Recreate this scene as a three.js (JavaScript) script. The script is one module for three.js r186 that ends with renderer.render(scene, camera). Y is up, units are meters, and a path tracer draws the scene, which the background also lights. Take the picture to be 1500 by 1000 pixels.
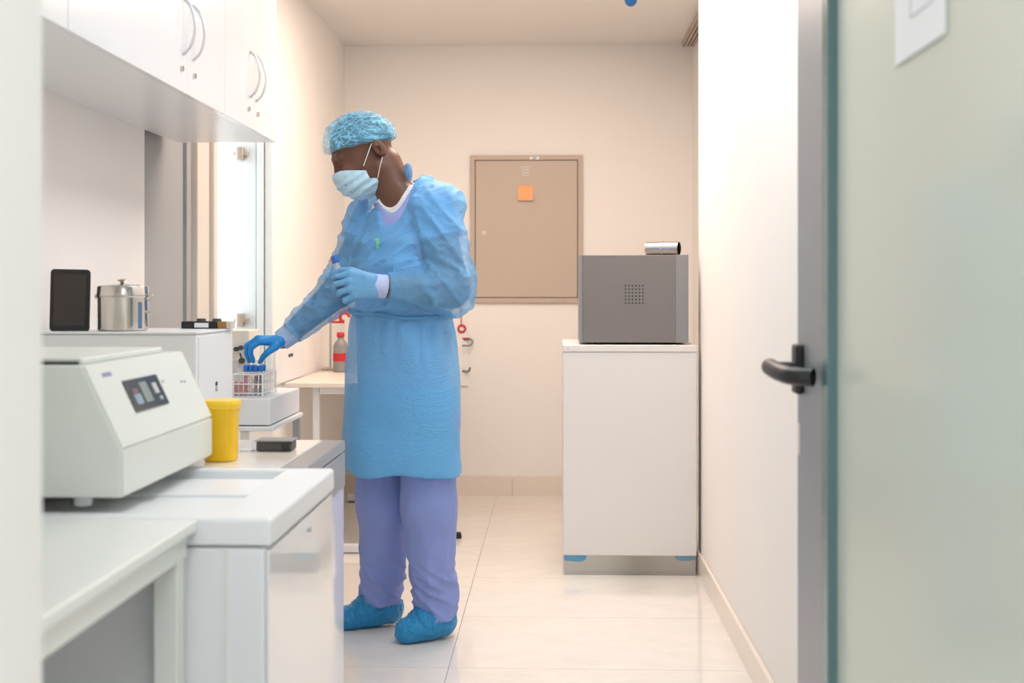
import * as THREE from 'three';
import { RoundedBoxGeometry } from 'three/addons/geometries/RoundedBoxGeometry.js';
import { mergeGeometries } from 'three/addons/utils/BufferGeometryUtils.js';
import { RectAreaLightUniformsLib } from 'three/addons/lights/RectAreaLightUniformsLib.js';
import { FontLoader } from 'three/addons/loaders/FontLoader.js';
import { TextGeometry } from 'three/addons/geometries/TextGeometry.js';
import { createNoise3D } from 'simplex-noise';

// ------------------------------------------------------------------ camera, sky, lights, exposure
const FPX = 1765, EYE = 1.18, HORIZON = 428, YAW = Math.atan(61 / FPX);
const scene = new THREE.Scene();
const camera = new THREE.PerspectiveCamera(2 * Math.atan(500 / FPX) * 180 / Math.PI, 1.5, 0.05, 60);
camera.position.set(0, EYE, 0);
camera.rotation.y = YAW;
camera.setViewOffset(1500, 1000, 0, 500 - HORIZON, 1500, 1000);
camera.focus = 4.1; camera.userData.fStop = 3.2;
const renderer = new THREE.WebGLRenderer({ antialias: true });
renderer.toneMapping = THREE.LinearToneMapping;
renderer.toneMappingExposure = 3.0;
renderer.shadowMap.enabled = true;
RectAreaLightUniformsLib.init();
scene.background = new THREE.Color(0.86, 0.95, 1.0);
scene.backgroundIntensity = 1.3;
const CEIL = 2.616;
const LAMPS = [   // ceiling panels: name, label, x, depth, width (x), length (z), radiance, colour
  ['ceiling_panel_light', 'warm white ceiling panel light above the standing worker', -0.15, 5.0, 0.9, 1.3, 2.45, [1.0, 0.79, 0.66]],
  ['ceiling_panel_light', 'cool white ceiling panel light above the aisle beside the freezer', 0.02, 2.95, 0.7, 1.3, 0.98, [0.86, 0.94, 1.0]],
  ['ceiling_panel_light', 'cool white ceiling panel light in the corridor', 0.0, -0.3, 1.2, 1.6, 1.02, [0.88, 0.95, 1.0]],
];

// ------------------------------------------------------------------ helpers
// turn a photo pixel into a direction: x = a * depth, y = EYE + b * depth, z = -depth
function ray(px, py) {
  const xc = (px - 750) / FPX, yc = -(py - HORIZON) / FPX, c = Math.cos(YAW), s = Math.sin(YAW), k = c + xc * s;
  return [(xc * c - s) / k, yc / k];
}
const at = (px, py, Z) => { const [a, b] = ray(px, py); return new THREE.Vector3(a * Z, EYE + b * Z, -Z); };
const onX = (px, py, X) => at(px, py, X / ray(px, py)[0]);
const onY = (px, py, Y) => at(px, py, (Y - EYE) / ray(px, py)[1]);
const P = (x, y, Z) => new THREE.Vector3(x, y, -Z);

let seed = 7;
const rnd = () => { seed = (seed * 1664525 + 1013904223) >>> 0; return seed / 4294967296; };
const noise3 = createNoise3D(rnd);
const lerp = (a, b, t) => a + (b - a) * t, clamp = (x, a, b) => Math.min(b, Math.max(a, x));
const sstep = (a, b, x) => { const t = clamp((x - a) / (b - a), 0, 1); return t * t * (3 - 2 * t); };

const used = {};
function numbered(name) { const n = used[name] = (used[name] ?? -1) + 1; return n ? name + '_' + String(n).padStart(3, '0') : name; }
function std(hex, roughness = 0.6, more = {}) { return new THREE.MeshPhysicalMaterial({ color: hex, roughness, ...more }); }
function part(name, geo, mat, parent, label) {
  const m = new THREE.Mesh(geo, mat); m.name = name; m.castShadow = m.receiveShadow = true; parent.add(m);
  if (label) m.userData.label = label;
  return m;
}
function thing(name, label, category, group, pos) {
  const g = new THREE.Group(); g.name = numbered(name); g.userData = { label, category };
  if (group) g.userData.group = group;
  if (pos) g.position.copy(pos);
  scene.add(g); return g;
}
function single(name, label, category, geo, mat, group) {
  const m = part(numbered(name), geo, mat, scene); m.userData = { label, category };
  if (group) m.userData.group = group;
  return m;
}
function struct(name, geo, mat, label) {
  const m = part(name, geo, mat, scene); m.userData = { kind: 'structure', label, category: name.split('_')[0] }; return m;
}
// box between two corners given as x0,x1,y0,y1,depth0,depth1
function bx(x0, x1, y0, y1, d0, d1, r = 0) {
  const w = Math.abs(x1 - x0), h = Math.abs(y1 - y0), d = Math.abs(d1 - d0);
  const g = r ? new RoundedBoxGeometry(w, h, d, 2, Math.min(r, w / 2.01, h / 2.01, d / 2.01)) : new THREE.BoxGeometry(w, h, d);
  g.translate((x0 + x1) / 2, (y0 + y1) / 2, -(d0 + d1) / 2); return g;
}
const merge = (list) => mergeGeometries(list.map((g) => { const n = g.index ? g.toNonIndexed() : g; for (const k of Object.keys(n.attributes)) if (!['position', 'normal', 'uv'].includes(k)) n.deleteAttribute(k); return n; }));
function rod(a, b, r, seg = 12, r2 = r) {
  const d = new THREE.Vector3().subVectors(b, a), g = new THREE.CylinderGeometry(r2, r, d.length(), seg);
  g.applyQuaternion(new THREE.Quaternion().setFromUnitVectors(new THREE.Vector3(0, 1, 0), d.clone().normalize()));
  g.translate((a.x + b.x) / 2, (a.y + b.y) / 2, (a.z + b.z) / 2); return g;
}
const tube = (pts, r, n = 32, seg = 8) => new THREE.TubeGeometry(new THREE.CatmullRomCurve3(pts), n, r, seg);
const lathe = (prof, seg = 48) => new THREE.LatheGeometry(prof.map(([r, y]) => new THREE.Vector2(r, y)), seg);
// prism: outline in (x, y) extruded along depth
function prism(outline, d0, d1, bevel = 0) {
  const s = new THREE.Shape(outline.map(([x, y]) => new THREE.Vector2(x, y)));
  const g = new THREE.ExtrudeGeometry(s, { depth: d1 - d0 - 2 * bevel, bevelEnabled: bevel > 0, bevelThickness: bevel, bevelSize: bevel, bevelOffset: -bevel, bevelSegments: 2 });
  g.translate(0, 0, -d1 + bevel); return g;
}
// textures
function noiseTex(size, fn, srgb) {
  const data = new Uint8Array(size * size * 4);
  for (let j = 0; j < size; j++) for (let i = 0; i < size; i++) {
    const c = fn(i / size, j / size), o = (j * size + i) * 4;
    for (let k = 0; k < 3; k++) data[o + k] = clamp(Array.isArray(c) ? c[k] : c, 0, 255);
    data[o + 3] = 255;
  }
  const t = new THREE.DataTexture(data, size, size); t.wrapS = t.wrapT = THREE.RepeatWrapping;
  t.magFilter = THREE.LinearFilter; t.minFilter = THREE.LinearMipmapLinearFilter; t.generateMipmaps = true;
  if (srgb) t.colorSpace = THREE.SRGBColorSpace;
  t.needsUpdate = true; return t;
}
const TAU = Math.PI * 2;
const loop = (u, v, f, s) => noise3(Math.cos(u * TAU) * f + s, Math.sin(u * TAU) * f + Math.cos(v * TAU) * f, Math.sin(v * TAU) * f - s);
const wallBump = noiseTex(256, (u, v) => 128 + 50 * loop(u, v, 3, 1) + 40 * loop(u, v, 9, 4));
const tileMap = noiseTex(256, (u, v) => { const n = loop(u, v, 0.8, 2) * 3 + loop(u, v, 2.5, 7) * 2; return [236 + n, 231 + n, 224 + n]; }, true);
const crinkle = noiseTex(512, (u, v) => { const r = (f, q) => { const n = 1 - Math.abs(loop(u, v, f, q)); return n * n * n; }; return 255 * clamp(0.1 + 0.55 * r(1.6, 3) * r(3.1, 8) + 0.5 * r(3.6, 5) * r(1.2, 11), 0, 1); });
const crinkleAlpha = noiseTex(512, (u, v) => { const r = (f, q) => { const n = 1 - Math.abs(loop(u, v, f, q)); return n ** 6; }; return 255 * clamp(0.33 + 0.5 * r(1.6, 3) + 0.4 * r(3, 8) + 0.25 * r(4.6, 5), 0, 1); });
const steelBump = noiseTex(256, (u, v) => 128 + 70 * noise3(u * 3, v * 220, 3));

// materials
const M = {
  wall: std('#f3f0ec', 0.75, { bumpMap: wallBump, bumpScale: 0.0004 }),
  ceiling: std('#e9e6e2', 0.85),
  tile: std('#ffffff', 0.09, { map: tileMap, clearcoat: 0.3, clearcoatRoughness: 0.05 }),
  grout: std('#8d8378', 0.9),
  skirt: std('#eadfd2', 0.2),
  white: std('#eceef0', 0.35), whiteGloss: std('#eef0f2', 0.07, { clearcoat: 0.6, clearcoatRoughness: 0.04 }), laminate: std('#e9ece8', 0.3),
  cabinet: std('#eeeff2', 0.16), analyserWhite: std('#eceef0', 0.4), carcass: std('#eeeff2', 0.25),
  machine: std('#e4e8e2', 0.4), machineFace: std('#e4e8e2', 0.4),
  cream: std('#efe6d8', 0.35), greyPanel: std('#a4a8aa', 0.7), alu: std('#9fa4a9', 0.4, { metalness: 0.3 }), frame: std('#d9d2c9', 0.45), blueFrame: std('#dfe8ea', 0.4),
  steel: std('#cfcac4', 0.16, { metalness: 1 }), mirror: std('#d9d9d6', 0.04, { metalness: 1 }), brushed: std('#b9bcbf', 0.3, { metalness: 0.9, bumpMap: steelBump, bumpScale: 0.0002 }),
  black: std('#1b1c1e', 0.4), darkGrey: std('#47484a', 0.5), screen: std('#4d4745', 0.12),
  greyBox: std('#7f7b7a', 0.5, { metalness: 0.15 }), greyTrim: std('#8d8d90', 0.5, { metalness: 0.15 }),
  panel: std('#c2b3a4', 0.5), panelEdge: std('#c0b0a2', 0.5),
  yellow: std('#f6c416', 0.35), yellowRim: std('#fbcf2a', 0.35),
  glass: std('#ffffff', 0.0, { transmission: 1, thickness: 0, ior: 1.45 }),
  clear: std('#ffffff', 0.05, { transparent: true, opacity: 0.13 }),
  frost: std('#eaf1e5', 0.55, { clearcoat: 0.6, clearcoatRoughness: 0.12, transmission: 0.3, thickness: 0, ior: 1.45 }), glassEdge: std('#5d7f80', 0.2),
  paper: std('#f4f6f8', 0.8), red: std('#c3272d', 0.45), blueCap: std('#1f6fc4', 0.4), wood: std('#a77b46', 0.6), blue: std('#1767b3', 0.35), label: std('#2b93b8', 0.4), ink: std('#2c2c2e', 0.8), greyInk: std('#a5a7ad', 0.8), lilacInk: std('#8f90b8', 0.7),
};

// ------------------------------------------------------------------ room shell
const XL = -1.39, XF = -1.221, XR = 0.615, XRR = 0.803, ZB = 7.0, ZJ = 5.2, ZS = 5.14, ZD = 1.25;
{
  const floor = struct('floor', bx(-1.6, 1.3, -0.12, -0.003, -1.7, 7.2), M.grout, 'glossy cream floor tiles with thin grey joints');
  const zs = []; for (let z = 3.78 - 0.6 * 5; z < ZB; z += 0.6) zs.push(z);
  const xs = [-1.53, -0.33, 0.87];
  const tileGeos = {};
  for (const z of zs) for (let i = 0; i < 2; i++) {
    const x0 = Math.max(xs[i], XL), x1 = Math.min(xs[i + 1], XRR), z1 = Math.min(z + 0.6, ZB);
    const w = x1 - x0 - 0.002, d = z1 - z - 0.002, key = w.toFixed(3) + d.toFixed(3);
    const g = tileGeos[key] ??= new THREE.BoxGeometry(w, 0.012, d);
    const t = part('floor_tile', g, M.tile, floor); t.position.set((x0 + x1) / 2, -0.006, -(z + z1) / 2);
  }
  const corridor = part('corridor_floor', bx(-1.5, 1.25, -0.012, -0.0005, -1.6, 0.775), M.tile, floor);
  struct('ceiling', bx(-1.7, 1.4, CEIL, CEIL + 0.12, -1.7, 7.2), M.ceiling, 'plain off-white ceiling');
  struct('wall_back', bx(-1.6, 1.2, 0, CEIL, ZB, ZB + 0.15), M.wall, 'plain back wall lit warm');
  // left wall: solid part, then the parts below and above the window
  struct('wall_left', merge([bx(XL - 0.2, XL, 0, CEIL, ZD, 4.05), bx(XL - 0.2, XL, 0, 0.95, 4.05, ZJ), bx(XL - 0.2, XL, 2.3, CEIL, 4.05, ZJ)]), M.wall, 'white left wall behind the wall cupboards');
  struct('wall_left_far', bx(XL - 0.2, XF, 0, CEIL, ZJ, ZB), M.wall, 'white wall section beyond the window');
  struct('wall_right', bx(XR, XR + 0.35, 0, CEIL, 0.9, ZS), M.wall, 'white right wall beside the glass door');
  struct('wall_right_far', bx(XRR, XRR + 0.2, 0, CEIL, ZS, ZB), M.wall, 'white recessed right wall behind the white cabinet');
  struct('wall_front', merge([bx(-1.6, -0.538, 0, CEIL, 0.9, ZD), bx(0.56, XR, 0, CEIL, 0.9, ZD - 0.1), bx(-0.538, 0.56, 2.25, CEIL, 0.9, ZD)]), M.wall, 'white doorway wall end at the entrance');
  struct('wall_corridor', merge([bx(-1.6, -1.45, 0, CEIL, -1.7, 0.9), bx(1.2, 1.35, 0, CEIL, -1.7, 0.9), bx(-1.6, 1.35, 0, CEIL, -1.7, -1.55)]), M.wall, 'white corridor walls behind the viewer');
  // skirting tiles
  const bb = struct('baseboard_back', bx(XF, XRR, 0, 0.1, ZB - 0.006, ZB), M.grout, 'cream tile skirting along the back wall');
  for (let i = 0; i < 4; i++) { const x0 = Math.max(-0.84 - 0.6 + i * 0.6 + 0.6, XF), x1 = Math.min(-0.24 + i * 0.6, XRR); if (x1 > x0) part('skirting_tile', bx(x0 + 0.001, x1 - 0.001, 0, 0.113, ZB - 0.012, ZB - 0.001), M.skirt, bb); }
  part('skirting_tile', bx(XF, -0.841, 0, 0.113, ZB - 0.012, ZB - 0.001), M.skirt, bb);
  const br = struct('baseboard_right', bx(XR - 0.006, XR, 0, 0.085, ZD, ZS), M.grout, 'cream tile skirting along the right wall');
  for (let z = 1.38; z < ZS; z += 0.6) part('skirting_tile', bx(XR - 0.014, XR - 0.001, 0, 0.095, z + 0.001, Math.min(z + 0.599, ZS)), M.skirt, br);
}
// window in the left wall
{
  const w = struct('window_1', merge([bx(XL - 0.12, XL - 0.02, 0.95, 0.99, 4.05, ZJ), bx(XL - 0.12, XL - 0.02, 2.26, 2.3, 4.05, ZJ)]), M.frame, 'tall window with a grey panel and pale posts under the wall cupboard');
  part('grey_panel', bx(XL - 0.07, XL - 0.05, 0.99, 2.26, 4.05, 4.70), M.greyPanel, w, 'matt grey blind panel');
  part('panel_stile', bx(XL - 0.075, XL - 0.035, 0.99, 2.26, 4.64, 4.7, 0.004), M.greyPanel, w);
  part('post', bx(XL - 0.09, XL - 0.01, 0.99, 2.26, 4.70, 4.83, 0.006), M.frame, w);
  part('post', bx(XL - 0.1, XL - 0.03, 0.99, 2.26, 4.84, 4.93, 0.006), M.frame, w);
  part('post', bx(XL - 0.1, XL - 0.012, 0.99, 2.26, 4.94, 4.99, 0.006), M.frame, w);
  part('pane', bx(XL - 0.075, XL - 0.069, 0.99, 2.26, 4.99, ZJ - 0.005), M.glass, w, 'bright clear window pane');
  // jamb linings on the wall return
  part('jamb_lining', bx(XL, XF - 0.07, 0.83, 2.3, ZJ - 0.012, ZJ - 0.001, 0.003), M.blueFrame, w);
  part('jamb_lining', bx(XF - 0.066, XF - 0.036, 0.83, 2.3, ZJ - 0.02, ZJ - 0.001, 0.003), M.blueFrame, w);
  part('jamb_lining', bx(XF - 0.032, XF, 0.83, 2.3, ZJ - 0.012, ZJ - 0.001, 0.003), M.blueFrame, w);
  for (const y of [1.78, 1.06]) part('pane_clamp', merge([bx(XL + 0.02, XL + 0.05, y - 0.03, y + 0.03, ZJ - 0.045, ZJ - 0.012, 0.004), bx(XL + 0.005, XL + 0.07, y - 0.008, y + 0.008, ZJ - 0.04, ZJ - 0.012, 0.003)]), M.steel, w, 'small steel clamp');
}
// white board with a socket on the far left wall
{
  const b = thing('socket_board', 'white wall board with a small dark socket above the far desk', 'socket board', null, P(0, 0, 0));
  part('board', bx(XF, XF + 0.012, 0.775, 1.0, 5.21, 5.8, 0.003), M.white, b);
  part('socket', bx(XF + 0.012, XF + 0.016, 0.885, 0.898, 5.46, 5.5), M.darkGrey, b);
  part('socket', bx(XF + 0.012, XF + 0.016, 0.885, 0.898, 5.51, 5.54), M.darkGrey, b);
}
// lights
for (const [name, label, x, d, w, l, k, c] of LAMPS) {
  const t = thing(name, label, 'ceiling light');
  part('frame', merge([bx(x - w / 2 - 0.02, x + w / 2 + 0.02, CEIL - 0.02, CEIL - 0.001, d - l / 2 - 0.02, d - l / 2), bx(x - w / 2 - 0.02, x + w / 2 + 0.02, CEIL - 0.02, CEIL - 0.001, d + l / 2, d + l / 2 + 0.02), bx(x - w / 2 - 0.02, x - w / 2, CEIL - 0.02, CEIL - 0.001, d - l / 2, d + l / 2), bx(x + w / 2, x + w / 2 + 0.02, CEIL - 0.02, CEIL - 0.001, d - l / 2, d + l / 2)]), M.white, t);
  part('diffuser', bx(x - w / 2, x + w / 2, CEIL - 0.012, CEIL - 0.004, d - l / 2, d + l / 2), std('#ffffff', 0.5, { emissive: new THREE.Color(...c), emissiveIntensity: 1.2 }), t);
  const a = new THREE.RectAreaLight(new THREE.Color(...c), k, w, l);
  a.position.set(x, CEIL - 0.02, -d); a.rotation.x = -Math.PI / 2; a.castShadow = true; t.add(a);
}
// ceiling grille and the blue ceiling fitting
{
  const g = thing('ceiling_grille', 'long slotted air grille on the ceiling by the right recess', 'air grille');
  const x0 = 0.735, x1 = 0.80, d0 = 5.9, d1 = 6.93;
  part('frame', merge([bx(x0, x1, CEIL - 0.03, CEIL - 0.001, d1 - 0.02, d1), bx(x0, x1, CEIL - 0.03, CEIL - 0.001, d0, d0 + 0.02), bx(x0, x0 + 0.008, CEIL - 0.03, CEIL - 0.001, d0, d1)]), M.panelEdge, g);
  for (let i = 0; i < 3; i++) part('slat', bx(x0 + 0.012 + i * 0.02, x0 + 0.024 + i * 0.02, CEIL - 0.034, CEIL - 0.012, d0 + 0.02, d1 - 0.02), i === 1 ? M.panelEdge : M.panel, g);
  part('backing', bx(x0 + 0.008, x1, CEIL - 0.008, CEIL - 0.001, d0 + 0.02, d1 - 0.02), M.black, g);
  const p = onY(924, -4, CEIL - 0.02);
  const b = thing('ceiling_fitting', 'round blue fitting hanging from the ceiling', 'ceiling fitting', null, P(p.x, CEIL, -p.z));
  part('ball', new THREE.SphereGeometry(0.03, 32, 20).translate(0, -0.034, 0), M.blue, b);
  part('stem', new THREE.CylinderGeometry(0.012, 0.016, 0.02, 16).translate(0, -0.009, 0), M.white, b);
}

// ------------------------------------------------------------------ glass door, standing open along the right wall
{
  const X = 0.47, d1 = onX(1168, 500, X).z * -1, d2 = -onX(1207, 500, X).z, d3 = -onX(1216, 500, X).z, dn = 1.19;
  const door = struct('door_1', bx(X, X + 0.045, 0.02, 2.2, d2, d1, 0.003), M.alu, 'open frosted glass door with grey metal stile and black lever handle');
  part('glazing_bead', bx(X - 0.004, X + 0.04, 0.02, 2.2, d3, d2, 0.003), M.glassEdge, door);
  part('pane', bx(X + 0.012, X + 0.022, 0.02, 2.2, dn, d3), M.frost, door, 'pale green frosted glass');
  part('rail', bx(X, X + 0.04, 2.1, 2.22, dn, d3), M.alu, door);
  part('hinge_stile', bx(X, X + 0.045, 0.02, 2.2, dn - 0.05, dn), M.alu, door);
  const hy = 1.035, hd = d1 - 0.05;
  const h = part('handle', merge([bx(X - 0.016, X, hy - 0.047, hy + 0.047, hd - 0.016, hd + 0.03, 0.006), rod(P(X, hy, hd), P(X - 0.05, hy, hd), 0.014, 20), tube([P(X - 0.055, hy + 0.002, hd + 0.035), P(X - 0.058, hy + 0.001, hd - 0.02), P(X - 0.055, hy - 0.002, hd - 0.09), P(X - 0.045, hy - 0.004, hd - 0.13), P(X - 0.012, hy - 0.005, hd - 0.15)], 0.0165, 40, 14), new THREE.SphereGeometry(0.0165, 16, 12).translate(X - 0.055, hy + 0.002, -hd - 0.035)]), M.black, door, 'black lever handle');
  part('lock_plate', bx(X - 0.002, X, 0.87, 0.93, d1 - 0.03, d1 - 0.012), M.frame, door);
  // notice taped to the pane
  const A = onX(1311, 97, X + 0.009), B = onX(1384, 58, X + 0.009);
  const n = thing('paper_notice', 'white paper notice taped to the frosted glass door', 'notice');
  const y0 = A.y, da = -A.z, db = -B.z;
  part('sheet', bx(X + 0.009, X + 0.0105, y0, y0 + 0.25, db, da), M.paper, n);
  const u = (t) => lerp(da, db, t);
  part('printed_box', merge([bx(X + 0.0085, X + 0.009, y0 + 0.05, y0 + 0.052, u(0.78), u(0.34)), bx(X + 0.0085, X + 0.009, y0 + 0.05, y0 + 0.16, u(0.35), u(0.34)), bx(X + 0.0085, X + 0.009, y0 + 0.05, y0 + 0.16, u(0.78), u(0.77))]), M.greyInk, n);
  part('printed_mark', merge([tube([P(X + 0.0087, y0 + 0.115, u(0.45)), P(X + 0.0087, y0 + 0.105, u(0.6)), P(X + 0.0087, y0 + 0.085, u(0.62)), P(X + 0.0087, y0 + 0.075, u(0.5))], 0.003, 16, 6), bx(X + 0.0085, X + 0.009, y0 + 0.122, y0 + 0.135, u(0.62), u(0.46))]), M.greyInk, n);
}

// ------------------------------------------------------------------ wall cupboards
{
  const yb = 1.733, xf = -1.02;
  const handle = (d) => tube([P(xf + 0.001, 1.835, d), P(xf + 0.022, 1.86, d), P(xf + 0.034, 1.91, d), P(xf + 0.022, 1.965, d), P(xf + 0.001, 1.99, d)], 0.0046, 32, 8);
  const unit = (d0, d1, doors, label) => {
    const t = thing('wall_cupboard', label, 'cupboard', 'white wall cupboards');
    part('carcass', bx(XL, xf - 0.02, yb, CEIL - 0.01, d0, d1), M.carcass, t);
    for (const [a, b, hd, ld] of doors) {
      const dr = part('door', bx(xf - 0.019, xf, yb - 0.002, CEIL - 0.012, a + 0.0015, b - 0.0015, 0.002), M.cabinet, t);
      if (hd) {
        part('handle', handle(hd), std('#dcdcde', 0.3, { metalness: 0.5 }), dr, 'bowed steel pull');
        part('lock', rod(P(xf, 1.793, ld), P(xf + 0.006, 1.793, ld), 0.008, 16), M.steel, dr);
      }
    }
  };
  unit(1.72, 3.71, [[1.72, 2.5], [2.5, 3.325, 3.285, 3.27], [3.325, 3.71, 3.375, 3.385]], 'long white wall cupboard over the counter, beside the white wall');
  unit(3.712, 4.41, [[3.712, 4.06, 4.015, 3.995], [4.06, 4.41, 4.1, 4.115]], 'short white wall cupboard over the counter, beside the window');
}

// ------------------------------------------------------------------ left furniture
const TOP = 0.80;
{ // near table
  const t = thing('side_table', 'pale laminate side table next to the chest freezer', 'table');
  part('tabletop', bx(XL + 0.01, -0.597, TOP - 0.02, TOP, 1.26, 2.0, 0.004), M.laminate, t);
  part('apron', bx(-0.655, -0.612, TOP - 0.06, TOP - 0.02, 1.27, 1.99), M.laminate, t);
  part('apron', bx(XL + 0.07, -0.655, TOP - 0.06, TOP - 0.02, 1.95, 1.99), M.laminate, t);
  for (const [x, d] of [[-0.655, 1.95], [-0.655, 1.27], [XL + 0.03, 1.95], [XL + 0.03, 1.27]]) part('leg', bx(x, x + 0.04, 0, TOP - 0.02, d, d + 0.04, 0.003), M.laminate, t);
  part('back_panel', bx(XL + 0.015, XL + 0.03, 0.1, TOP - 0.02, 1.27, 1.99), M.greyPanel, t);
}
{ // chest freezer
  const f = thing('chest_freezer', 'white chest freezer with glossy front and recessed lid', 'freezer');
  const x0 = XL + 0.02, x1 = -0.478, d0 = 2.008, d1 = 2.592;
  part('body', bx(x0, x1 - 0.006, 0.03, TOP - 0.05, d0 + 0.006, d1 - 0.004, 0.008), M.white, f);
  part('front_panel', bx(x1 - 0.006, x1, 0.05, TOP - 0.055, d0 + 0.004, d1 - 0.004, 0.002), M.whiteGloss, f, 'glossy white front');
  part('corner_trim', bx(x1 - 0.075, x1 - 0.07, 0.03, TOP - 0.05, d0 + 0.003, d0 + 0.008), M.laminate, f);
  const lid = part('lid', merge([bx(x0, x1 + 0.004, TOP - 0.047, TOP - 0.02, d0, d1, 0.006), bx(x1 - 0.1, x1 + 0.004, TOP - 0.03, TOP, d0, d1, 0.008), bx(x0, x1 - 0.09, TOP - 0.03, TOP, d1 - 0.03, d1, 0.006), bx(x0, x1 - 0.09, TOP - 0.03, TOP, d0, d0 + 0.05, 0.006)]), M.white, f);
  part('lid_rib', bx(x0 + 0.02, x1 - 0.105, TOP - 0.024, TOP - 0.014, d0 + 0.07, d0 + 0.24, 0.004), M.white, lid);
  part('lid_rib', bx(x0 + 0.02, x1 - 0.105, TOP - 0.024, TOP - 0.014, d0 + 0.32, d0 + 0.52, 0.004), M.white, lid);
  part('latch', rod(P(x1, TOP - 0.08, 2.33), P(x1 + 0.006, TOP - 0.08, 2.33), 0.007, 16), M.brushed, f);
}
{ // second appliance behind the freezer
  const f = thing('counter_fridge', 'under-counter fridge with cream top, steel edge and blue label', 'fridge');
  const x0 = XL + 0.02, x1 = -0.54, d0 = 2.6, d1 = 3.085;
  part('body', bx(x0, x1 - 0.006, 0.02, TOP - 0.03, d0, d1, 0.004), M.white, f);
  part('front_panel', bx(x1 - 0.006, x1, 0.04, TOP - 0.12, d0, d1, 0.002), M.whiteGloss, f);
  part('control_strip', bx(x1 - 0.006, x1 + 0.004, TOP - 0.118, TOP - 0.03, d0, d1, 0.003), M.brushed, f);
  part('worktop', bx(x0, x1 - 0.055, TOP - 0.028, TOP, d0, d1, 0.003), std('#efe6da', 0.12), f);
  part('edge_trim', bx(x1 - 0.054, x1 + 0.004, TOP - 0.028, TOP, d0, d1, 0.004), M.brushed, f, 'grey steel edge');
  part('label', bx(x1 + 0.004, x1 + 0.006, TOP - 0.105, TOP - 0.065, 2.64, 2.69), M.label, f, 'blue label');
  part('handle', bx(x1 + 0.003, x1 + 0.02, TOP - 0.026, TOP - 0.01, 2.61, 2.66, 0.004), M.black, f);
}
{ // centrifuge
  const t = thing('centrifuge', 'pale bench centrifuge with sloped front and dark control panel on the freezer', 'centrifuge');
  const d0 = 2.083, d1 = 2.64, xb = XL + 0.06;
  const A = onX(177, 663, -0.757), xs = [-0.757, -0.826], yb = 0.82, ym = 0.905, yt = 1.05;
  part('housing', prism([[xb, yb], [xs[0], yb], [xs[0], ym], [xs[1], yt], [xb, yt]], d0, d1, 0.003), M.machine, t);
  // sloped fascia
  const dir = new THREE.Vector2(xs[1] - xs[0], yt - ym), len = dir.length(), ang = Math.atan2(dir.y, dir.x);
  const slope = (s, dd, lift) => new THREE.Vector3(xs[0] + dir.x * s + Math.sin(ang) * lift, ym + dir.y * s - Math.cos(ang) * lift, -dd);
  const slab = (s0, s1, a, b, lift, th) => { const g = new THREE.BoxGeometry(th, (s1 - s0) * len, b - a); g.rotateZ(ang - Math.PI / 2); const c = slope((s0 + s1) / 2, (a + b) / 2, lift); return g.translate(c.x, c.y, c.z); };
  part('fascia', slab(0.01, 0.99, d0 + 0.004, d1 - 0.004, 0.0015, 0.004), M.machineFace, t);
  const cp = part('control_panel', slab(0.34, 0.74, d0 + 0.135, d0 + 0.325, 0.004, 0.004), M.screen, t, 'dark control panel');
  part('display', slab(0.42, 0.68, d0 + 0.205, d0 + 0.245, 0.0065, 0.002), std('#8f9a96', 0.3), cp);
  part('button', slab(0.42, 0.55, d0 + 0.155, d0 + 0.19, 0.0065, 0.002), std('#93a8ba', 0.4), cp);
  part('button', slab(0.56, 0.62, d0 + 0.155, d0 + 0.185, 0.0065, 0.002), std('#7c5f60', 0.4), cp);
  part('button', slab(0.5, 0.64, d0 + 0.272, d0 + 0.295, 0.0065, 0.002), std('#c8c9cc', 0.4), cp);
  part('button', slab(0.41, 0.46, d0 + 0.285, d0 + 0.3, 0.0065, 0.002), std('#a9adb3', 0.4), cp);
  for (const [s, dd] of [[0.62, 0.345], [0.55, 0.475], [0.56, 0.455]]) part('indicator', slab(s, s + 0.03, d0 + dd, d0 + dd + 0.01, 0.003, 0.003), M.greyInk, t);
  part('name_mark', slab(0.83, 0.88, d0 + 0.06, d0 + 0.105, 0.002, 0.0035), M.lilacInk, t);
  part('front_plate', bx(xs[0], xs[0] + 0.003, yb + 0.004, ym - 0.004, d0 + 0.004, d1 - 0.004), M.machineFace, t);
  part('lid', bx(xb + 0.04, xs[1] - 0.02, yt, yt + 0.012, d0 + 0.05, d1 - 0.06, 0.004), M.machineFace, t);
  part('lid_seal', bx(xb + 0.045, xs[1] - 0.025, yt + 0.001, yt + 0.006, d0 + 0.045, d1 - 0.055), M.darkGrey, t, 'dark lid gap');
  for (const [x, d] of [[-0.84, d0 + 0.03], [-0.84, d1 - 0.05], [xb + 0.1, d0 + 0.03], [xb + 0.1, d1 - 0.05]]) part('foot', new THREE.CylinderGeometry(0.017, 0.015, 0.022, 20).translate(x, yb - 0.0085, -d - 0.012), M.white, t);
}
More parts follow.
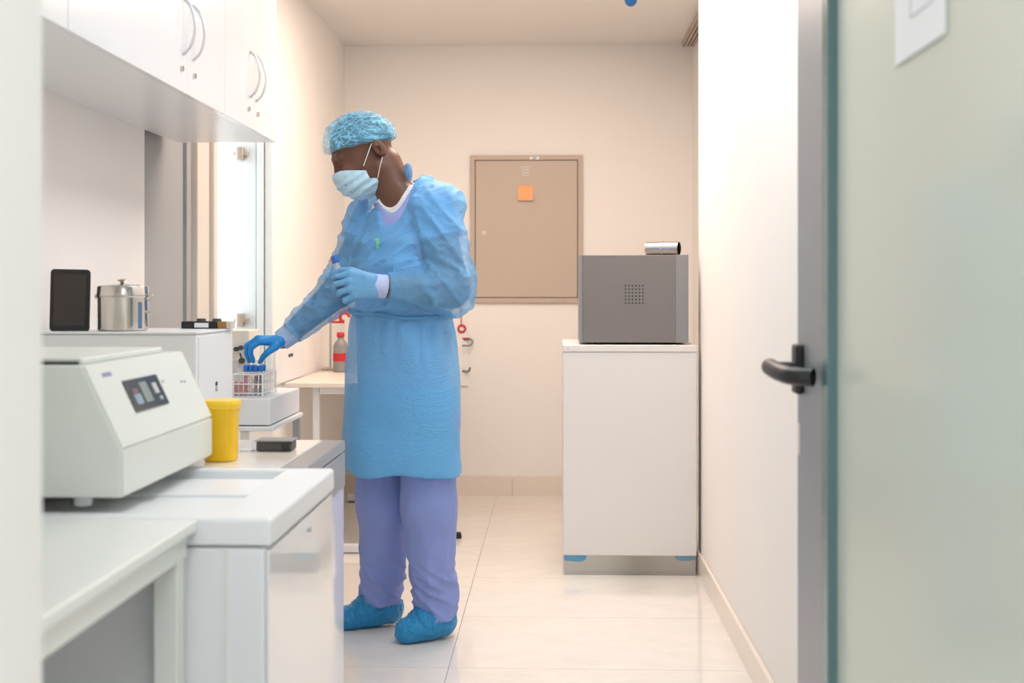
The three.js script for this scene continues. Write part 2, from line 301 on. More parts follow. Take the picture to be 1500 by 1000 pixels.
{ // sharps bin: tapered, on the fridge top
  const c = onY(324, 674, TOP), t = thing('sharps_bin', 'small yellow plastic sharps bin on the fridge top', 'bin', null, c.clone());
  const ring = (w, r, y) => { const o = []; for (let i = 0; i < 40; i++) { const a = i / 40 * TAU, k = Math.pow(Math.pow(Math.abs(Math.cos(a)), 3.4) + Math.pow(Math.abs(Math.sin(a)), 3.4), -1 / 3.4); o.push(new THREE.Vector3(Math.cos(a) * w * k, y, Math.sin(a) * w * k)); } return o; };
  const loft = (rings, cap = true) => { const pos = [], idx = [], n = rings[0].length; for (const r of rings) for (const v of r) pos.push(v.x, v.y, v.z); for (let j = 0; j < rings.length - 1; j++) for (let i = 0; i < n; i++) { const a = j * n + i, b = j * n + (i + 1) % n; idx.push(a, a + n, b, b, a + n, b + n); } if (cap) for (const j of [0, rings.length - 1]) for (let i = 1; i < n - 1; i++) idx.push(j * n, j * n + i, j * n + i + 1); const g = new THREE.BufferGeometry(); g.setAttribute('position', new THREE.Float32BufferAttribute(pos, 3)); g.setIndex(idx); const q = g.toNonIndexed(); q.computeVertexNormals(); return q; };
  part('bucket', loft([ring(0.033, 0, 0.001), ring(0.0345, 0, 0.004), ring(0.0385, 0, 0.118)]), M.yellow, t);
  part('rim', loft([ring(0.0405, 0, 0.117), ring(0.0425, 0, 0.119), ring(0.0425, 0, 0.13), ring(0.04, 0, 0.137)]), M.yellowRim, t);
}
{ // small pot and grey box under the bench
  const c = onY(362, 660, TOP), p = thing('plastic_cup', 'small clear plastic cup on the fridge top behind the yellow bin', 'cup', null, c);
  part('wall', lathe([[0.016, 0.001], [0.019, 0.045], [0.018, 0.045], [0.015, 0.003]]), M.clear, p);
  part('base', new THREE.CylinderGeometry(0.016, 0.016, 0.003, 24).translate(0, 0.002, 0), M.white, p);
  const b = onY(405, 659, TOP), t = thing('grey_tray', 'flat grey tray with a dark rim on the fridge top', 'tray', null, b);
  part('tray_body', new RoundedBoxGeometry(0.085, 0.022, 0.06, 2, 0.004).translate(0, 0.012, 0), M.darkGrey, t);
  part('rim', new RoundedBoxGeometry(0.09, 0.004, 0.065, 2, 0.002).translate(0, 0.025, 0), M.greyTrim, t);
  part('latch', new RoundedBoxGeometry(0.02, 0.012, 0.01, 2, 0.002).translate(0.03, 0.012, 0.033), M.black, t);
}
{ // analyser on its base cupboard
  const b = thing('base_cupboard', 'white base cupboard carrying the analyser', 'cupboard');
  part('carcass', bx(XL + 0.01, -0.935, 0, 0.8, 3.1, 3.5, 0.004), M.white, b);
  part('door', bx(-0.935, -0.92, 0.08, 0.78, 3.105, 3.495, 0.003), M.white, b);
  const a = thing('analyser', 'large white box analyser with a tablet and steel canister on top', 'analyser');
  const x1 = -0.927, d0 = 3.1, d1 = 3.45, yt = 1.071;
  part('housing', bx(XL + 0.01, x1, 0.802, yt, d0, d1, 0.006), M.analyserWhite, a);
  part('top_plate', bx(XL + 0.01, x1 + 0.003, yt, yt + 0.006, d0 - 0.003, d1, 0.002), M.white, a);
  part('side_panel', bx(x1, x1 + 0.003, 0.81, yt - 0.008, d0 + 0.012, d1 - 0.012), M.white, a);
  for (const y of [0.93, 0.915]) part('button', rod(P(x1 + 0.003, y, 3.27), P(x1 + 0.006, y, 3.27), 0.006, 14), y > 0.92 ? M.darkGrey : M.greyInk, a);
  const m = thing('analyser_module', 'cream instrument module with black knobs standing behind the tube rack', 'instrument');
  const z0 = 4.2, xr = -1.07;
  part('housing', bx(XL + 0.01, xr, 0.834, 1.047, z0, 4.35, 0.006), M.cream, m);
  part('face_plate', bx(-1.2, xr - 0.012, 0.87, 0.94, z0 - 0.004, z0 - 0.001), std('#d5d2cd', 0.5), m);
  for (const [px, py] of [[347, 511], [354, 509]]) { const p = at(px, py, z0); part('knob', rod(P(p.x, p.y, z0), P(p.x, p.y, z0 - 0.018), 0.008, 16), M.darkGrey, m); }
  { const p = at(353, 517, z0), q = at(355, 528, z0); part('lever', merge([rod(P(p.x, p.y, z0 - 0.012), P(q.x, p.y - 0.02, z0 - 0.012), 0.003), rod(P(q.x, q.y, z0), P(q.x, q.y, z0 - 0.014), 0.01, 18)]), M.darkGrey, m); }
}
{ // tablet
  const a = at(75, 488, 3.17), b = at(128, 488, 3.17);
  const t = thing('tablet', 'black tablet leaning upright on the analyser by the wall', 'tablet', null, new THREE.Vector3((a.x + b.x) / 2, 1.0775, -3.17));
  const inner = (w, h, dd, z, r) => { const s = new THREE.Shape(); const x = -w / 2, y = 0; s.moveTo(x + r, y); s.lineTo(x + w - r, y); s.quadraticCurveTo(x + w, y, x + w, y + r); s.lineTo(x + w, y + h - r); s.quadraticCurveTo(x + w, y + h, x + w - r, y + h); s.lineTo(x + r, y + h); s.quadraticCurveTo(x, y + h, x, y + h - r); s.lineTo(x, y + r); s.quadraticCurveTo(x, y, x + r, y); const g = new THREE.ExtrudeGeometry(s, { depth: dd, bevelEnabled: true, bevelSize: 0.0015, bevelThickness: 0.0015, bevelSegments: 2, curveSegments: 8 }); return g.translate(0, 0, z); };
  const w = b.x - a.x, h = 0.163;
  part('case', inner(w, h, 0.012, -0.012, 0.01), M.black, t);
  part('screen', inner(w - 0.018, h - 0.026, 0.0005, 0.0016, 0.002).translate(0, 0.014, 0), std('#3b3431', 0.06), t);
  part('stand', bx(-0.02, 0.02, 0, 0.004, 0.005, 0.045), M.black, t);
  t.rotation.set(-0.06, 0.28, 0);
}
{ // steel canister
  const c = at(180, 487, 3.2), t = thing('steel_canister', 'stainless steel canister with a knobbed lid on the analyser', 'canister', null, new THREE.Vector3(c.x, 1.077, c.z));
  const R = 0.0655;
  part('body', lathe([[0, 0], [R - 0.004, 0], [R, 0.004], [R, 0.088], [R + 0.003, 0.09], [R + 0.003, 0.093], [R, 0.095]], 64), M.steel, t);
  const lid = part('lid', lathe([[R + 0.001, 0.093], [R + 0.004, 0.094], [R + 0.002, 0.098], [R + 0.0005, 0.118], [R - 0.004, 0.121], [0.02, 0.125], [0, 0.125]], 64), M.steel, t);
  part('knob', lathe([[0, 0.125], [0.008, 0.125], [0.006, 0.13], [0.014, 0.134], [0.014, 0.137], [0, 0.139]], 32), M.steel, lid);
  part('lug', new THREE.TorusGeometry(0.008, 0.0018, 8, 20).translate(R + 0.008, 0.09, 0), M.steel, t);
  part('stud', rod(new THREE.Vector3(R, 0.05, 0.004), new THREE.Vector3(R + 0.008, 0.05, 0.004), 0.003), M.steel, t);
  part('lug', new THREE.TorusGeometry(0.006, 0.0018, 8, 20).translate(-R - 0.004, 0.092, 0), M.steel, t);
  part('marking', new THREE.CylinderGeometry(R + 0.0004, R + 0.0004, 0.07, 12, 1, true, 0.98, 0.2).translate(0, 0.042, 0), std('#5f7fa6', 0.3, { metalness: 0.6 }), t, 'blue printed mark');
}
{ // black case on the analyser
  const c = at(305, 484, 3.4), t = thing('black_case', 'low black case with a white label and amber end block on the analyser', 'case', null, new THREE.Vector3(c.x, 1.077, c.z));
  part('body', new RoundedBoxGeometry(0.1, 0.02, 0.05, 2, 0.002).translate(-0.02, 0.0105, 0), M.black, t);
  part('label', new THREE.BoxGeometry(0.04, 0.013, 0.001).translate(-0.012, 0.01, 0.0255), M.paper, t);
  part('amber_block', new RoundedBoxGeometry(0.026, 0.02, 0.04, 2, 0.002).translate(0.044, 0.0105, 0), M.wood, t);
  part('cap', new RoundedBoxGeometry(0.014, 0.021, 0.04, 2, 0.002).translate(0.064, 0.011, 0), M.frame, t);
  for (const x of [-0.02, 0.025]) part('knob', new THREE.CylinderGeometry(0.012, 0.014, 0.008, 20).translate(x, 0.0245, 0), M.darkGrey, t);
}
{ // bench with the rack
  const t = thing('bench', 'small white bench with a deep drawer box carrying the tube rack', 'bench');
  const d0 = 3.9, d1 = 4.36, x1 = -0.925, y = 0.833;
  part('drawer_box', bx(XL + 0.01, x1, y - 0.087, y, d0, d1, 0.004), M.white, t);
  part('shelf_plate', bx(XL + 0.01, x1 + 0.012, y - 0.105, y - 0.09, d0 - 0.01, d1 + 0.005, 0.003), M.white, t);
  for (const [x, d] of [[x1 - 0.02, d1 - 0.028], [XL + 0.02, d1 - 0.03], [XL + 0.02, d0 + 0.01], [x1 - 0.1, d0 + 0.01]]) part('leg', bx(x, x + 0.026, 0, y - 0.105, d, d + 0.026, 0.002), M.brushed, t);
}

// ------------------------------------------------------------------ test tubes and rack
const tubeGeo = lathe([[0, 0.001], [0.003, 0.001], [0.0058, 0.004], [0.0062, 0.008], [0.0062, 0.08], [0.0054, 0.08], [0.0054, 0.008], [0.003, 0.003], [0, 0.003]], 20);
const capGeo = lathe([[0, 0.074], [0.0075, 0.074], [0.0082, 0.077], [0.0082, 0.09], [0.0065, 0.0935], [0, 0.0935]], 20);
const fillGeo = (h) => lathe([[0, 0.0032], [0.003, 0.0035], [0.0052, 0.008], [0.0052, h], [0, h]], 16);
const fills = { red: std('#c8102e', 0.25), dark: std('#4a1420', 0.25), purple: std('#3a1f4a', 0.25), pale: std('#e6c6c4', 0.3) };
function testTube(pos, label, fill, cap, group, tall = 1) {
  const t = thing('test_tube', label, 'test tube', group, pos);
  part('glass', tubeGeo, M.clear, t);
  if (fill) part('sample', fillGeo(fill[1]), fills[fill[0]], t);
  if (cap) part('cap', capGeo, cap, t);
  t.scale.y = tall; return t;
}
{
  const r = thing('tube_rack', 'white wire test tube rack on the small bench', 'rack');
  const y0 = 0.8335, X0 = -1.063, X1 = -0.964, D0 = 3.96, D1 = 4.15, nx = 6, nd = 10;
  const wx = (X1 - X0) / nx, wd = (D1 - D0) / nd, pr = 0.0024;
  for (const x of [X0, X1]) for (const d of [D0, D1]) part('post', rod(P(x, y0, d), P(x, y0 + 0.078, d), 0.003, 10), M.white, r);
  for (const [y, nm] of [[0.012, 'lower_grid'], [0.042, 'middle_grid'], [0.074, 'upper_grid']]) {
    const gs = [];
    for (let i = 0; i <= nx; i++) gs.push(rod(P(X0 + i * wx, y0 + y, D0), P(X0 + i * wx, y0 + y, D1), i % nx ? 0.0012 : pr, 6));
    for (let j = 0; j <= nd; j++) gs.push(rod(P(X0, y0 + y, D0 + j * wd), P(X1, y0 + y, D0 + j * wd), j % nd ? 0.0012 : pr, 6));
    part(nm, merge(gs), M.white, r);
  }
  part('base_plate', bx(X0, X1, y0, y0 + 0.002, D0, D1), M.white, r);
  const spot = (i, j) => P(X0 + (i + 0.5) * wx, y0 + 0.002, D0 + (j + 0.5) * wd);
  const row = [['red', 0.05, 0], ['red', 0.05, 0], ['red', 0.062, 1], ['pale', 0.06, 1], ['dark', 0.06, 1], ['purple', 0.064, 1]];
  const say = { red: 'bright red sample', dark: 'dark brown sample', purple: 'dark purple sample', pale: 'pale pink sample' };
  row.forEach(([f, h, c], i) => { testTube(spot(i, 0), (c ? 'blue-capped' : 'uncapped') + ' test tube with ' + say[f] + [' in the rack corner by the analyser', ' between the corner tube and a capped one', ' in the wire rack', ' in the wire rack', ' in the wire rack', ' in the wire rack'][i], [f, h], c ? M.blueCap : null, 'test tubes in the rack', c ? 1.1 : 0.95); });
  for (const i of [0, 2, 3, 5]) testTube(spot(i, 2), ['uncapped empty test tube in the rack behind a bright red uncapped tube', '', 'blue-capped empty test tube in the rack behind the blue-capped red tube', 'blue-capped empty test tube in the rack behind the pale pink tube', '', 'blue-capped empty test tube in the rack behind the dark purple tube'][i], null, i ? M.blueCap : null, 'test tubes in the rack', 1.1);
  for (const j of [4, 6, 8]) testTube(spot(5, j), { 4: 'empty clear test tube on the rack edge, next to the blue-capped tubes', 6: 'empty clear test tube midway along the rack edge between two empty tubes', 8: 'empty clear test tube at the rack end by the cream module' }[j], null, null, 'test tubes in the rack', 1);
}

// ------------------------------------------------------------------ far desk with its things
{
  const t = thing('desk', 'cream topped desk with white metal frame against the back left wall', 'desk');
  const x0 = XF + 0.016, x1 = -0.56, d0 = 5.36, d1 = 6.85, y = 0.775;
  part('desktop', bx(x0, x1, y - 0.022, y, d0, d1, 0.004), M.cream, t);
  for (const d of [d0 + 0.06, d1 - 0.1]) for (const x of [-1.09, x1 - 0.08]) part('leg', bx(x, x + 0.028, 0.02, y - 0.022, d, d + 0.028, 0.003), M.white, t);
  for (const d of [d0 + 0.06, d1 - 0.1]) part('foot_bar', bx(x0 + 0.04, x1 - 0.04, 0.003, 0.04, d - 0.006, d + 0.034, 0.006), M.white, t);
  for (const d of [d0 + 0.06, d1 - 0.1]) part('top_bar', bx(-1.06, x1 - 0.05, y - 0.055, y - 0.022, d, d + 0.028, 0.003), M.white, t);
  for (const d of [d0 + 0.05, d1 - 0.11]) for (const x of [x0 + 0.05, x1 - 0.075]) part('foot_pad', bx(x, x + 0.04, 0, 0.006, d, d + 0.05), M.black, t);
}
{
  const c = onY(497, 533, 0.775);
  const t = thing('reagent_bottle', 'grey bottle with a red band and red cap on the far desk', 'bottle', null, new THREE.Vector3(c.x, 0.775, -6.1));
  t.position.x = at(499, 530, 6.1).x;
  part('bottle', lathe([[0, 0.001], [0.036, 0.001], [0.038, 0.006], [0.038, 0.13], [0.03, 0.15], [0.016, 0.165], [0.016, 0.18], [0, 0.18]], 32), std('#8d8c8b', 0.4), t);
  part('band', lathe([[0.0385, 0.055], [0.039, 0.056], [0.039, 0.095], [0.0385, 0.096]], 32), M.red, t, 'red band');
  part('cap', lathe([[0.018, 0.178], [0.02, 0.18], [0.02, 0.2], [0.0, 0.203]], 24), M.red, t);
  const s = thing('retort_stand', 'thin metal stand with a red clamp beside the bottle', 'stand', null, new THREE.Vector3(at(484, 530, 6.25).x, 0.775, -6.25));
  part('base', new RoundedBoxGeometry(0.08, 0.012, 0.1, 2, 0.004).translate(0, 0.0065, 0), M.panel, s);
  part('rod', new THREE.CylinderGeometry(0.006, 0.006, 0.34, 12).translate(0, 0.18, 0), M.brushed, s);
  part('clamp', merge([rod(new THREE.Vector3(-0.01, 0.25, 0), new THREE.Vector3(0.07, 0.25, 0), 0.006), new THREE.TorusGeometry(0.024, 0.009, 10, 24, 4.6).translate(0.075, 0.275, 0)]), M.red, s, 'red clamp');
  // hooks on the back wall behind the worker
  const w = thing('wall_hook', 'red and grey hook rail on the back wall behind the worker', 'hook', null);
  const p = at(678, 500, ZB);
  part('plate', bx(p.x - 0.06, p.x + 0.03, p.y - 0.26, p.y + 0.14, ZB - 0.01, ZB - 0.001, 0.003), M.wall, w);
  part('hook', tube([P(p.x + 0.01, p.y + 0.012, ZB - 0.01), P(p.x + 0.05, p.y + 0.012, ZB - 0.03), P(p.x + 0.06, p.y - 0.004, ZB - 0.05), P(p.x + 0.045, p.y - 0.02, ZB - 0.05), P(p.x + 0.0, p.y - 0.022, ZB - 0.045)], 0.006, 30), M.greyTrim, w);
  part('hook', tube([P(p.x, p.y - 0.17, ZB - 0.01), P(p.x + 0.035, p.y - 0.172, ZB - 0.03), P(p.x + 0.045, p.y - 0.15, ZB - 0.05)], 0.006, 20), M.greyTrim, w);
  part('cord', tube([P(p.x - 0.01, p.y + 0.2, ZB - 0.012), P(p.x - 0.008, p.y + 0.11, ZB - 0.014), P(p.x - 0.006, p.y + 0.092, ZB - 0.014)], 0.003, 16), M.red, w, 'thin red cord');
  part('ring', new THREE.TorusGeometry(0.02, 0.006, 8, 20).translate(p.x - 0.005, p.y + 0.075, -ZB + 0.016), M.red, w, 'red ring');
  part('bar', rod(P(p.x, p.y + 0.018, ZB - 0.014), P(p.x + 0.045, p.y + 0.018, ZB - 0.03), 0.0045), M.red, w, 'red bar');
  const k = onY(671, 788, 0);
  const ds = thing('door_stop', 'small black rubber door stop on the floor behind the worker', 'door stop', null, new THREE.Vector3(k.x, 0, k.z));
  part('body', lathe([[0, 0.0005], [0.016, 0.0005], [0.018, 0.004], [0.015, 0.026], [0.011, 0.03], [0, 0.03]], 24), M.black, ds);
  part('screw', new THREE.CylinderGeometry(0.004, 0.004, 0.002, 12).translate(0, 0.031, 0), M.steel, ds);
}

// ------------------------------------------------------------------ distribution panel, note
const font = await new FontLoader().loadAsync('fonts/droid/droid_sans_bold.typeface.json');
{
  const a = at(689, 228, ZB), b = at(853.5, 443, ZB), t = thing('electrical_panel', 'beige grey metal electrical panel door set in the back wall', 'electrical panel');
  const th = 0.02, f = 0.027;
  part('frame', merge([bx(a.x, b.x, a.y - f, a.y, ZB - th, ZB - 0.001), bx(a.x, b.x, b.y, b.y + f, ZB - th, ZB - 0.001), bx(a.x, a.x + f, b.y + f, a.y - f, ZB - th, ZB - 0.001), bx(b.x - f, b.x, b.y + f, a.y - f, ZB - th, ZB - 0.001)]), M.panelEdge, t);
  part('door', bx(a.x + f + 0.004, b.x - f - 0.004, b.y + f + 0.004, a.y - f - 0.004, ZB - 0.015, ZB - 0.002, 0.002), M.panel, t);
  part('gap', bx(a.x + f, b.x - f, b.y + f, a.y - f, ZB - 0.004, ZB - 0.001), M.darkGrey, t);
  const l = at(709, 341, ZB); part('lock', rod(P(l.x, l.y, ZB - 0.015), P(l.x, l.y, ZB - 0.021), 0.012, 20), M.frame, t);
  const p = at(783, 232, ZB);
  const lb = part('name_plate', bx(p.x - 0.026, p.x + 0.026, p.y - 0.009, p.y + 0.009, ZB - th - 0.002, ZB - th), M.paper, t);
  const tg = new TextGeometry('SIP', { font, size: 0.014, depth: 0.0004, curveSegments: 3 }); tg.computeBoundingBox(); tg.translate(p.x - tg.boundingBox.max.x / 2, p.y - 0.007, -ZB + th + 0.002);
  part('lettering', tg, M.ink, lb);
  const s = at(770, 250, ZB), k = 0.0035, line = (x0, y0, x1, y1) => rod(P(s.x + x0 * k, s.y - y0 * k, ZB - 0.016), P(s.x + x1 * k, s.y - y1 * k, ZB - 0.016), 0.0014, 6);
  part('sticker_outline', merge([line(-8, -6, 8, -6), line(-8, -6, -6, -1), line(8, -6, 6, -1), line(-6, -1, 6, -1), line(-5, -1, -5, 8), line(5, -1, 5, 8), line(-5, 8, 5, 8), line(-3, 1, 0, 5), line(0, 5, 4, 2), line(-4, 4, 4, 4), line(-2, -6, -2, -1), line(3, -6, 2, -1)]), M.paper, t, 'white outline sticker');
  const n0 = at(759, 272, ZB), n1 = at(781, 294, ZB);
  const ng = new THREE.PlaneGeometry(n1.x - n0.x, n0.y - n1.y, 6, 8); const q = ng.attributes.position;
  for (let i = 0; i < q.count; i++) { const v = 0.5 - q.getY(i) / (n0.y - n1.y); q.setZ(i, 0.0012 + 0.016 * v * v * (1 + 0.5 * (q.getX(i) / 0.08))); }
  ng.computeVertexNormals(); ng.translate((n0.x + n1.x) / 2, (n0.y + n1.y) / 2, -ZB + 0.0155);
  const sn = single('sticky_note', 'orange sticky note stuck on the electrical panel door', 'sticky note', ng, std('#f7b37e', 0.8));
}
// ------------------------------------------------------------------ white cabinet, grey unit, steel pipe
{
  const c0 = onY(825, 842, 0), c1 = onY(1020.5, 843.5, 0), d = -c0.z, x0 = c0.x, x1 = Math.min(c1.x, 0.603);
  const yb = EYE - (812.5 - HORIZON) * d / FPX, yt = EYE - (505 - HORIZON) * d / FPX;
  const t = thing('cabinet', 'tall plain white cabinet on a mirror-steel plinth by the right wall', 'cabinet');
  part('body', bx(x0, x1, yb, yt - 0.03, d, d + 0.62, 0.003), std('#e9e6e3', 0.45), t);
  part('top', bx(x0 - 0.001, x1 + 0.002, yt - 0.029, yt, d - 0.004, d + 0.62, 0.004), std('#e9e6e3', 0.45), t);
  part('screw', rod(P(x0 + 0.02, yt - 0.014, d - 0.004), P(x0 + 0.02, yt - 0.014, d - 0.006), 0.005, 12), M.frame, t);
  part('plinth', bx(x0 + 0.003, x1 - 0.003, 0, yb, d + 0.006, d + 0.6), std('#a3a19d', 0.12, { metalness: 1 }), t, 'polished steel plinth');
  const patch = (a, b, y0, y1) => { const sh = new THREE.Shape(); sh.moveTo(a, y1); sh.lineTo(b, y1); sh.quadraticCurveTo(b, y0, lerp(a, b, 0.6), y0); sh.lineTo(a, lerp(y0, y1, 0.2)); sh.closePath(); return new THREE.ExtrudeGeometry(sh, { depth: 0.0006, bevelEnabled: false }).translate(0, 0, -d - 0.0058); };  // thin flat blue shapes at the upper corners of the plinth front
  part('blue_patch', patch(x0 + 0.004, x0 + 0.098, yb - 0.028, yb - 0.002), std('#5f9fc8', 0.35), t, 'flat blue film');
  part('blue_patch', patch(x1 - 0.004, x1 - 0.09, yb - 0.022, yb - 0.002), std('#6f9ab0', 0.35), t, 'flat blue film');
  const g = thing('grey_unit', 'grey metal unit with a square of vent holes on the white cabinet', 'machine');
  const z0 = d + 0.03, A = at(853, 500, z0), B = at(1008, 500, z0), yt2 = EYE + (HORIZON - 373.5) * z0 / FPX, zr = z0 + 0.55;
  const yy = yt + 0.009;
  part('housing', bx(A.x, B.x, yy, yt2, z0, zr, 0.003), M.greyBox, g);
  const sx = at(989, 500, z0).x;
  part('front_trim', bx(sx + 0.002, B.x + 0.001, yy, yt2 + 0.001, z0 - 0.004, z0 + 0.02, 0.002), M.greyTrim, g);
  part('front_trim', bx(A.x - 0.012, A.x + 0.001, yy, yt2 + 0.001, z0 - 0.004, z0 + 0.3, 0.002), M.greyTrim, g);
  const v = at(929, 431, z0), holes = [];
  for (let i = 0; i < 6; i++) for (let j = 0; j < 6; j++) { const x = v.x + (i - 2.5) * 0.0145, y = v.y + (j - 2.5) * 0.0145; holes.push(rod(P(x, y, z0 + 0.002), P(x, y, z0 - 0.0006), 0.0036, 8)); }
  part('vent_holes', merge(holes), M.black, g, 'square grid of dark vent holes');
  for (const [x, zz] of [[A.x + 0.03, z0 + 0.04], [B.x - 0.05, z0 + 0.04], [A.x + 0.03, zr - 0.06], [B.x - 0.05, zr - 0.06]]) part('foot', new THREE.CylinderGeometry(0.012, 0.012, 0.008, 16).translate(x, yt + 0.004, -zz), M.black, g);
  for (const py of [432, 460, 488]) { const q = at(1009, py, z0 + 0.25); part('side_latch', tube([P(B.x - 0.002, q.y + 0.012, z0 + 0.2), P(B.x + 0.008, q.y + 0.006, z0 + 0.2), P(B.x + 0.011, q.y - 0.012, z0 + 0.2)], 0.004, 10), M.black, g); }
  const c = at(971, 363, z0 + 0.15), R = 0.0295, L = 0.145, p = thing('steel_pipe', 'short stainless steel pipe lying on the grey unit', 'pipe', null, new THREE.Vector3(c.x, yt2 + 0.002 + R, c.z));
  part('shell', lathe([[R - 0.002, -L / 2], [R, -L / 2], [R, -0.006], [R + 0.0015, -0.004], [R + 0.0015, 0.004], [R, 0.006], [R, L / 2], [R - 0.002, L / 2], [R - 0.002, -L / 2]], 48).rotateZ(Math.PI / 2), M.steel, p);
  p.rotation.y = -0.42;
  part('weld_seam', lathe([[R + 0.001, -0.003], [R + 0.0022, 0], [R + 0.001, 0.003]], 48).rotateZ(Math.PI / 2), M.brushed, p);
}
/*PERSON*/
// ------------------------------------------------------------------ the worker: fields meshed with surface nets
function nets(sdf, lo, hi, cell) {
  const n = [0, 1, 2].map((k) => Math.ceil((hi[k] - lo[k]) / cell) + 1), [nx, ny, nz] = n, val = new Float32Array(nx * ny * nz), B = 6;
  for (let bz = 0; bz < nz; bz += B) for (let by = 0; by < ny; by += B) for (let bxx = 0; bxx < nx; bxx += B) {
    const c = sdf(lo[0] + (bxx + B / 2) * cell, lo[1] + (by + B / 2) * cell, lo[2] + (bz + B / 2) * cell), far = Math.abs(c) > B * cell * 2.2 + 0.03;
    for (let k = bz; k < Math.min(bz + B, nz); k++) for (let j = by; j < Math.min(by + B, ny); j++) for (let i = bxx; i < Math.min(bxx + B, nx); i++)
      val[(k * ny + j) * nx + i] = far ? c : sdf(lo[0] + i * cell, lo[1] + j * cell, lo[2] + k * cell);
  }
  const vid = new Int32Array(nx * ny * nz).fill(-1), pos = [], idx = [], at3 = (i, j, k) => (k * ny + j) * nx + i;
  for (let k = 0; k < nz - 1; k++) for (let j = 0; j < ny - 1; j++) for (let i = 0; i < nx - 1; i++) {
    let m = 0; const v = [];
    for (let c = 0; c < 8; c++) { const d = val[at3(i + (c & 1), j + (c >> 1 & 1), k + (c >> 2))]; v.push(d); if (d < 0) m++; }
    if (m === 0 || m === 8) continue;
    let x = 0, y = 0, z = 0, q = 0;
    for (let a = 0; a < 8; a++) for (let s = 1; s < 8; s <<= 1) { const b = a | s; if (b === a) continue; if ((v[a] < 0) === (v[b] < 0)) continue; const t = v[a] / (v[a] - v[b]); x += (a & 1) + (s === 1 ? t : 0); y += (a >> 1 & 1) + (s === 2 ? t : 0); z += (a >> 2) + (s === 4 ? t : 0); q++; }
    vid[at3(i, j, k)] = pos.length / 3;
    pos.push(lo[0] + (i + x / q) * cell, lo[1] + (j + y / q) * cell, lo[2] + (k + z / q) * cell);
  }
  const quad = (a, b, c, d, flip) => { if (a < 0 || b < 0 || c < 0 || d < 0) return; if (flip) idx.push(a, c, b, a, d, c); else idx.push(a, b, c, a, c, d); };
  for (let k = 1; k < nz - 1; k++) for (let j = 1; j < ny - 1; j++) for (let i = 1; i < nx - 1; i++) {
    const s = val[at3(i, j, k)] < 0;
    if (s !== (val[at3(i + 1, j, k)] < 0)) quad(vid[at3(i, j - 1, k - 1)], vid[at3(i, j, k - 1)], vid[at3(i, j, k)], vid[at3(i, j - 1, k)], !s);
    if (s !== (val[at3(i, j + 1, k)] < 0)) quad(vid[at3(i - 1, j, k - 1)], vid[at3(i - 1, j, k)], vid[at3(i, j, k)], vid[at3(i, j, k - 1)], !s);
    if (s !== (val[at3(i, j, k + 1)] < 0)) quad(vid[at3(i - 1, j - 1, k)], vid[at3(i, j - 1, k)], vid[at3(i, j, k)], vid[at3(i - 1, j, k)], !s);
  }
  const g = new THREE.BufferGeometry(); g.setAttribute('position', new THREE.Float32BufferAttribute(pos, 3)); g.setIndex(idx); g.computeVertexNormals();
  const uv = []; for (let i = 0; i < pos.length; i += 3) uv.push((pos[i] * 0.75 + pos[i + 2] * 0.66) / 0.3, (pos[i + 1] + 0.25 * pos[i + 2]) / 0.3);
  g.setAttribute('uv', new THREE.Float32BufferAttribute(uv, 2)); return g;
}
const smin = (a, b, k) => { const h = clamp(0.5 + 0.5 * (b - a) / k, 0, 1); return lerp(b, a, h) - k * h * (1 - h); };
const smax = (a, b, k) => -smin(-a, -b, k);
// tapered capsule between two joints
function cone(a, b, ra, rb) {
  const dx = b.x - a.x, dy = b.y - a.y, dz = b.z - a.z, L2 = dx * dx + dy * dy + dz * dz;
  return (x, y, z) => { const t = clamp(((x - a.x) * dx + (y - a.y) * dy + (z - a.z) * dz) / L2, 0, 1); return Math.hypot(x - a.x - dx * t, y - a.y - dy * t, z - a.z - dz * t) - lerp(ra, rb, t); };
}
const along = (a, b) => { const d = new THREE.Vector3().subVectors(b, a), L2 = d.lengthSq(); return (x, y, z) => ((x - a.x) * d.x + (y - a.y) * d.y + (z - a.z) * d.z) / L2; };
const chain = (pts, rs) => { const c = pts.slice(1).map((p, i) => cone(pts[i], p, rs[i], rs[i + 1])); return (x, y, z) => { let m = 9; for (const f of c) m = Math.min(m, f(x, y, z)); return m; }; };
const bounds = (pts, pad) => { const b = new THREE.Box3().setFromPoints(pts).expandByScalar(pad); return [b.min.toArray(), b.max.toArray()]; };
// ridged folds
const ridge = (x, y, z) => { const n = 1 - Math.abs(noise3(x, y, z)); return n * n; };

const ZM = 4.12, CX = -0.518, CZ = -ZM;
const Fw = new THREE.Vector3(-0.7, 0, 0.714), Lw = new THREE.Vector3(0.714, 0, 0.7);   // the chest's forward and left
// ---- joints
const J = {
  neck0: at(563, 240, ZM), neck1: at(580, 286, ZM),
  shL: new THREE.Vector3(CX, 1.45, CZ).addScaledVector(Lw, 0.172), shR: new THREE.Vector3(CX, 1.447, CZ).addScaledVector(Lw, -0.17),
  elL: at(661, 424, 3.965), wrL: at(551, 419, 3.86), elR: at(498, 424, 4.17), wrR: at(414, 498, 4.11),
  hipL: at(626, 600, 4.05), hipR: at(560, 600, 4.19), kneeL: at(628, 740, 4.06), kneeR: at(561, 740, 4.2), ankL: at(640, 905, 4.13), ankR: at(560, 893, 4.28),
};
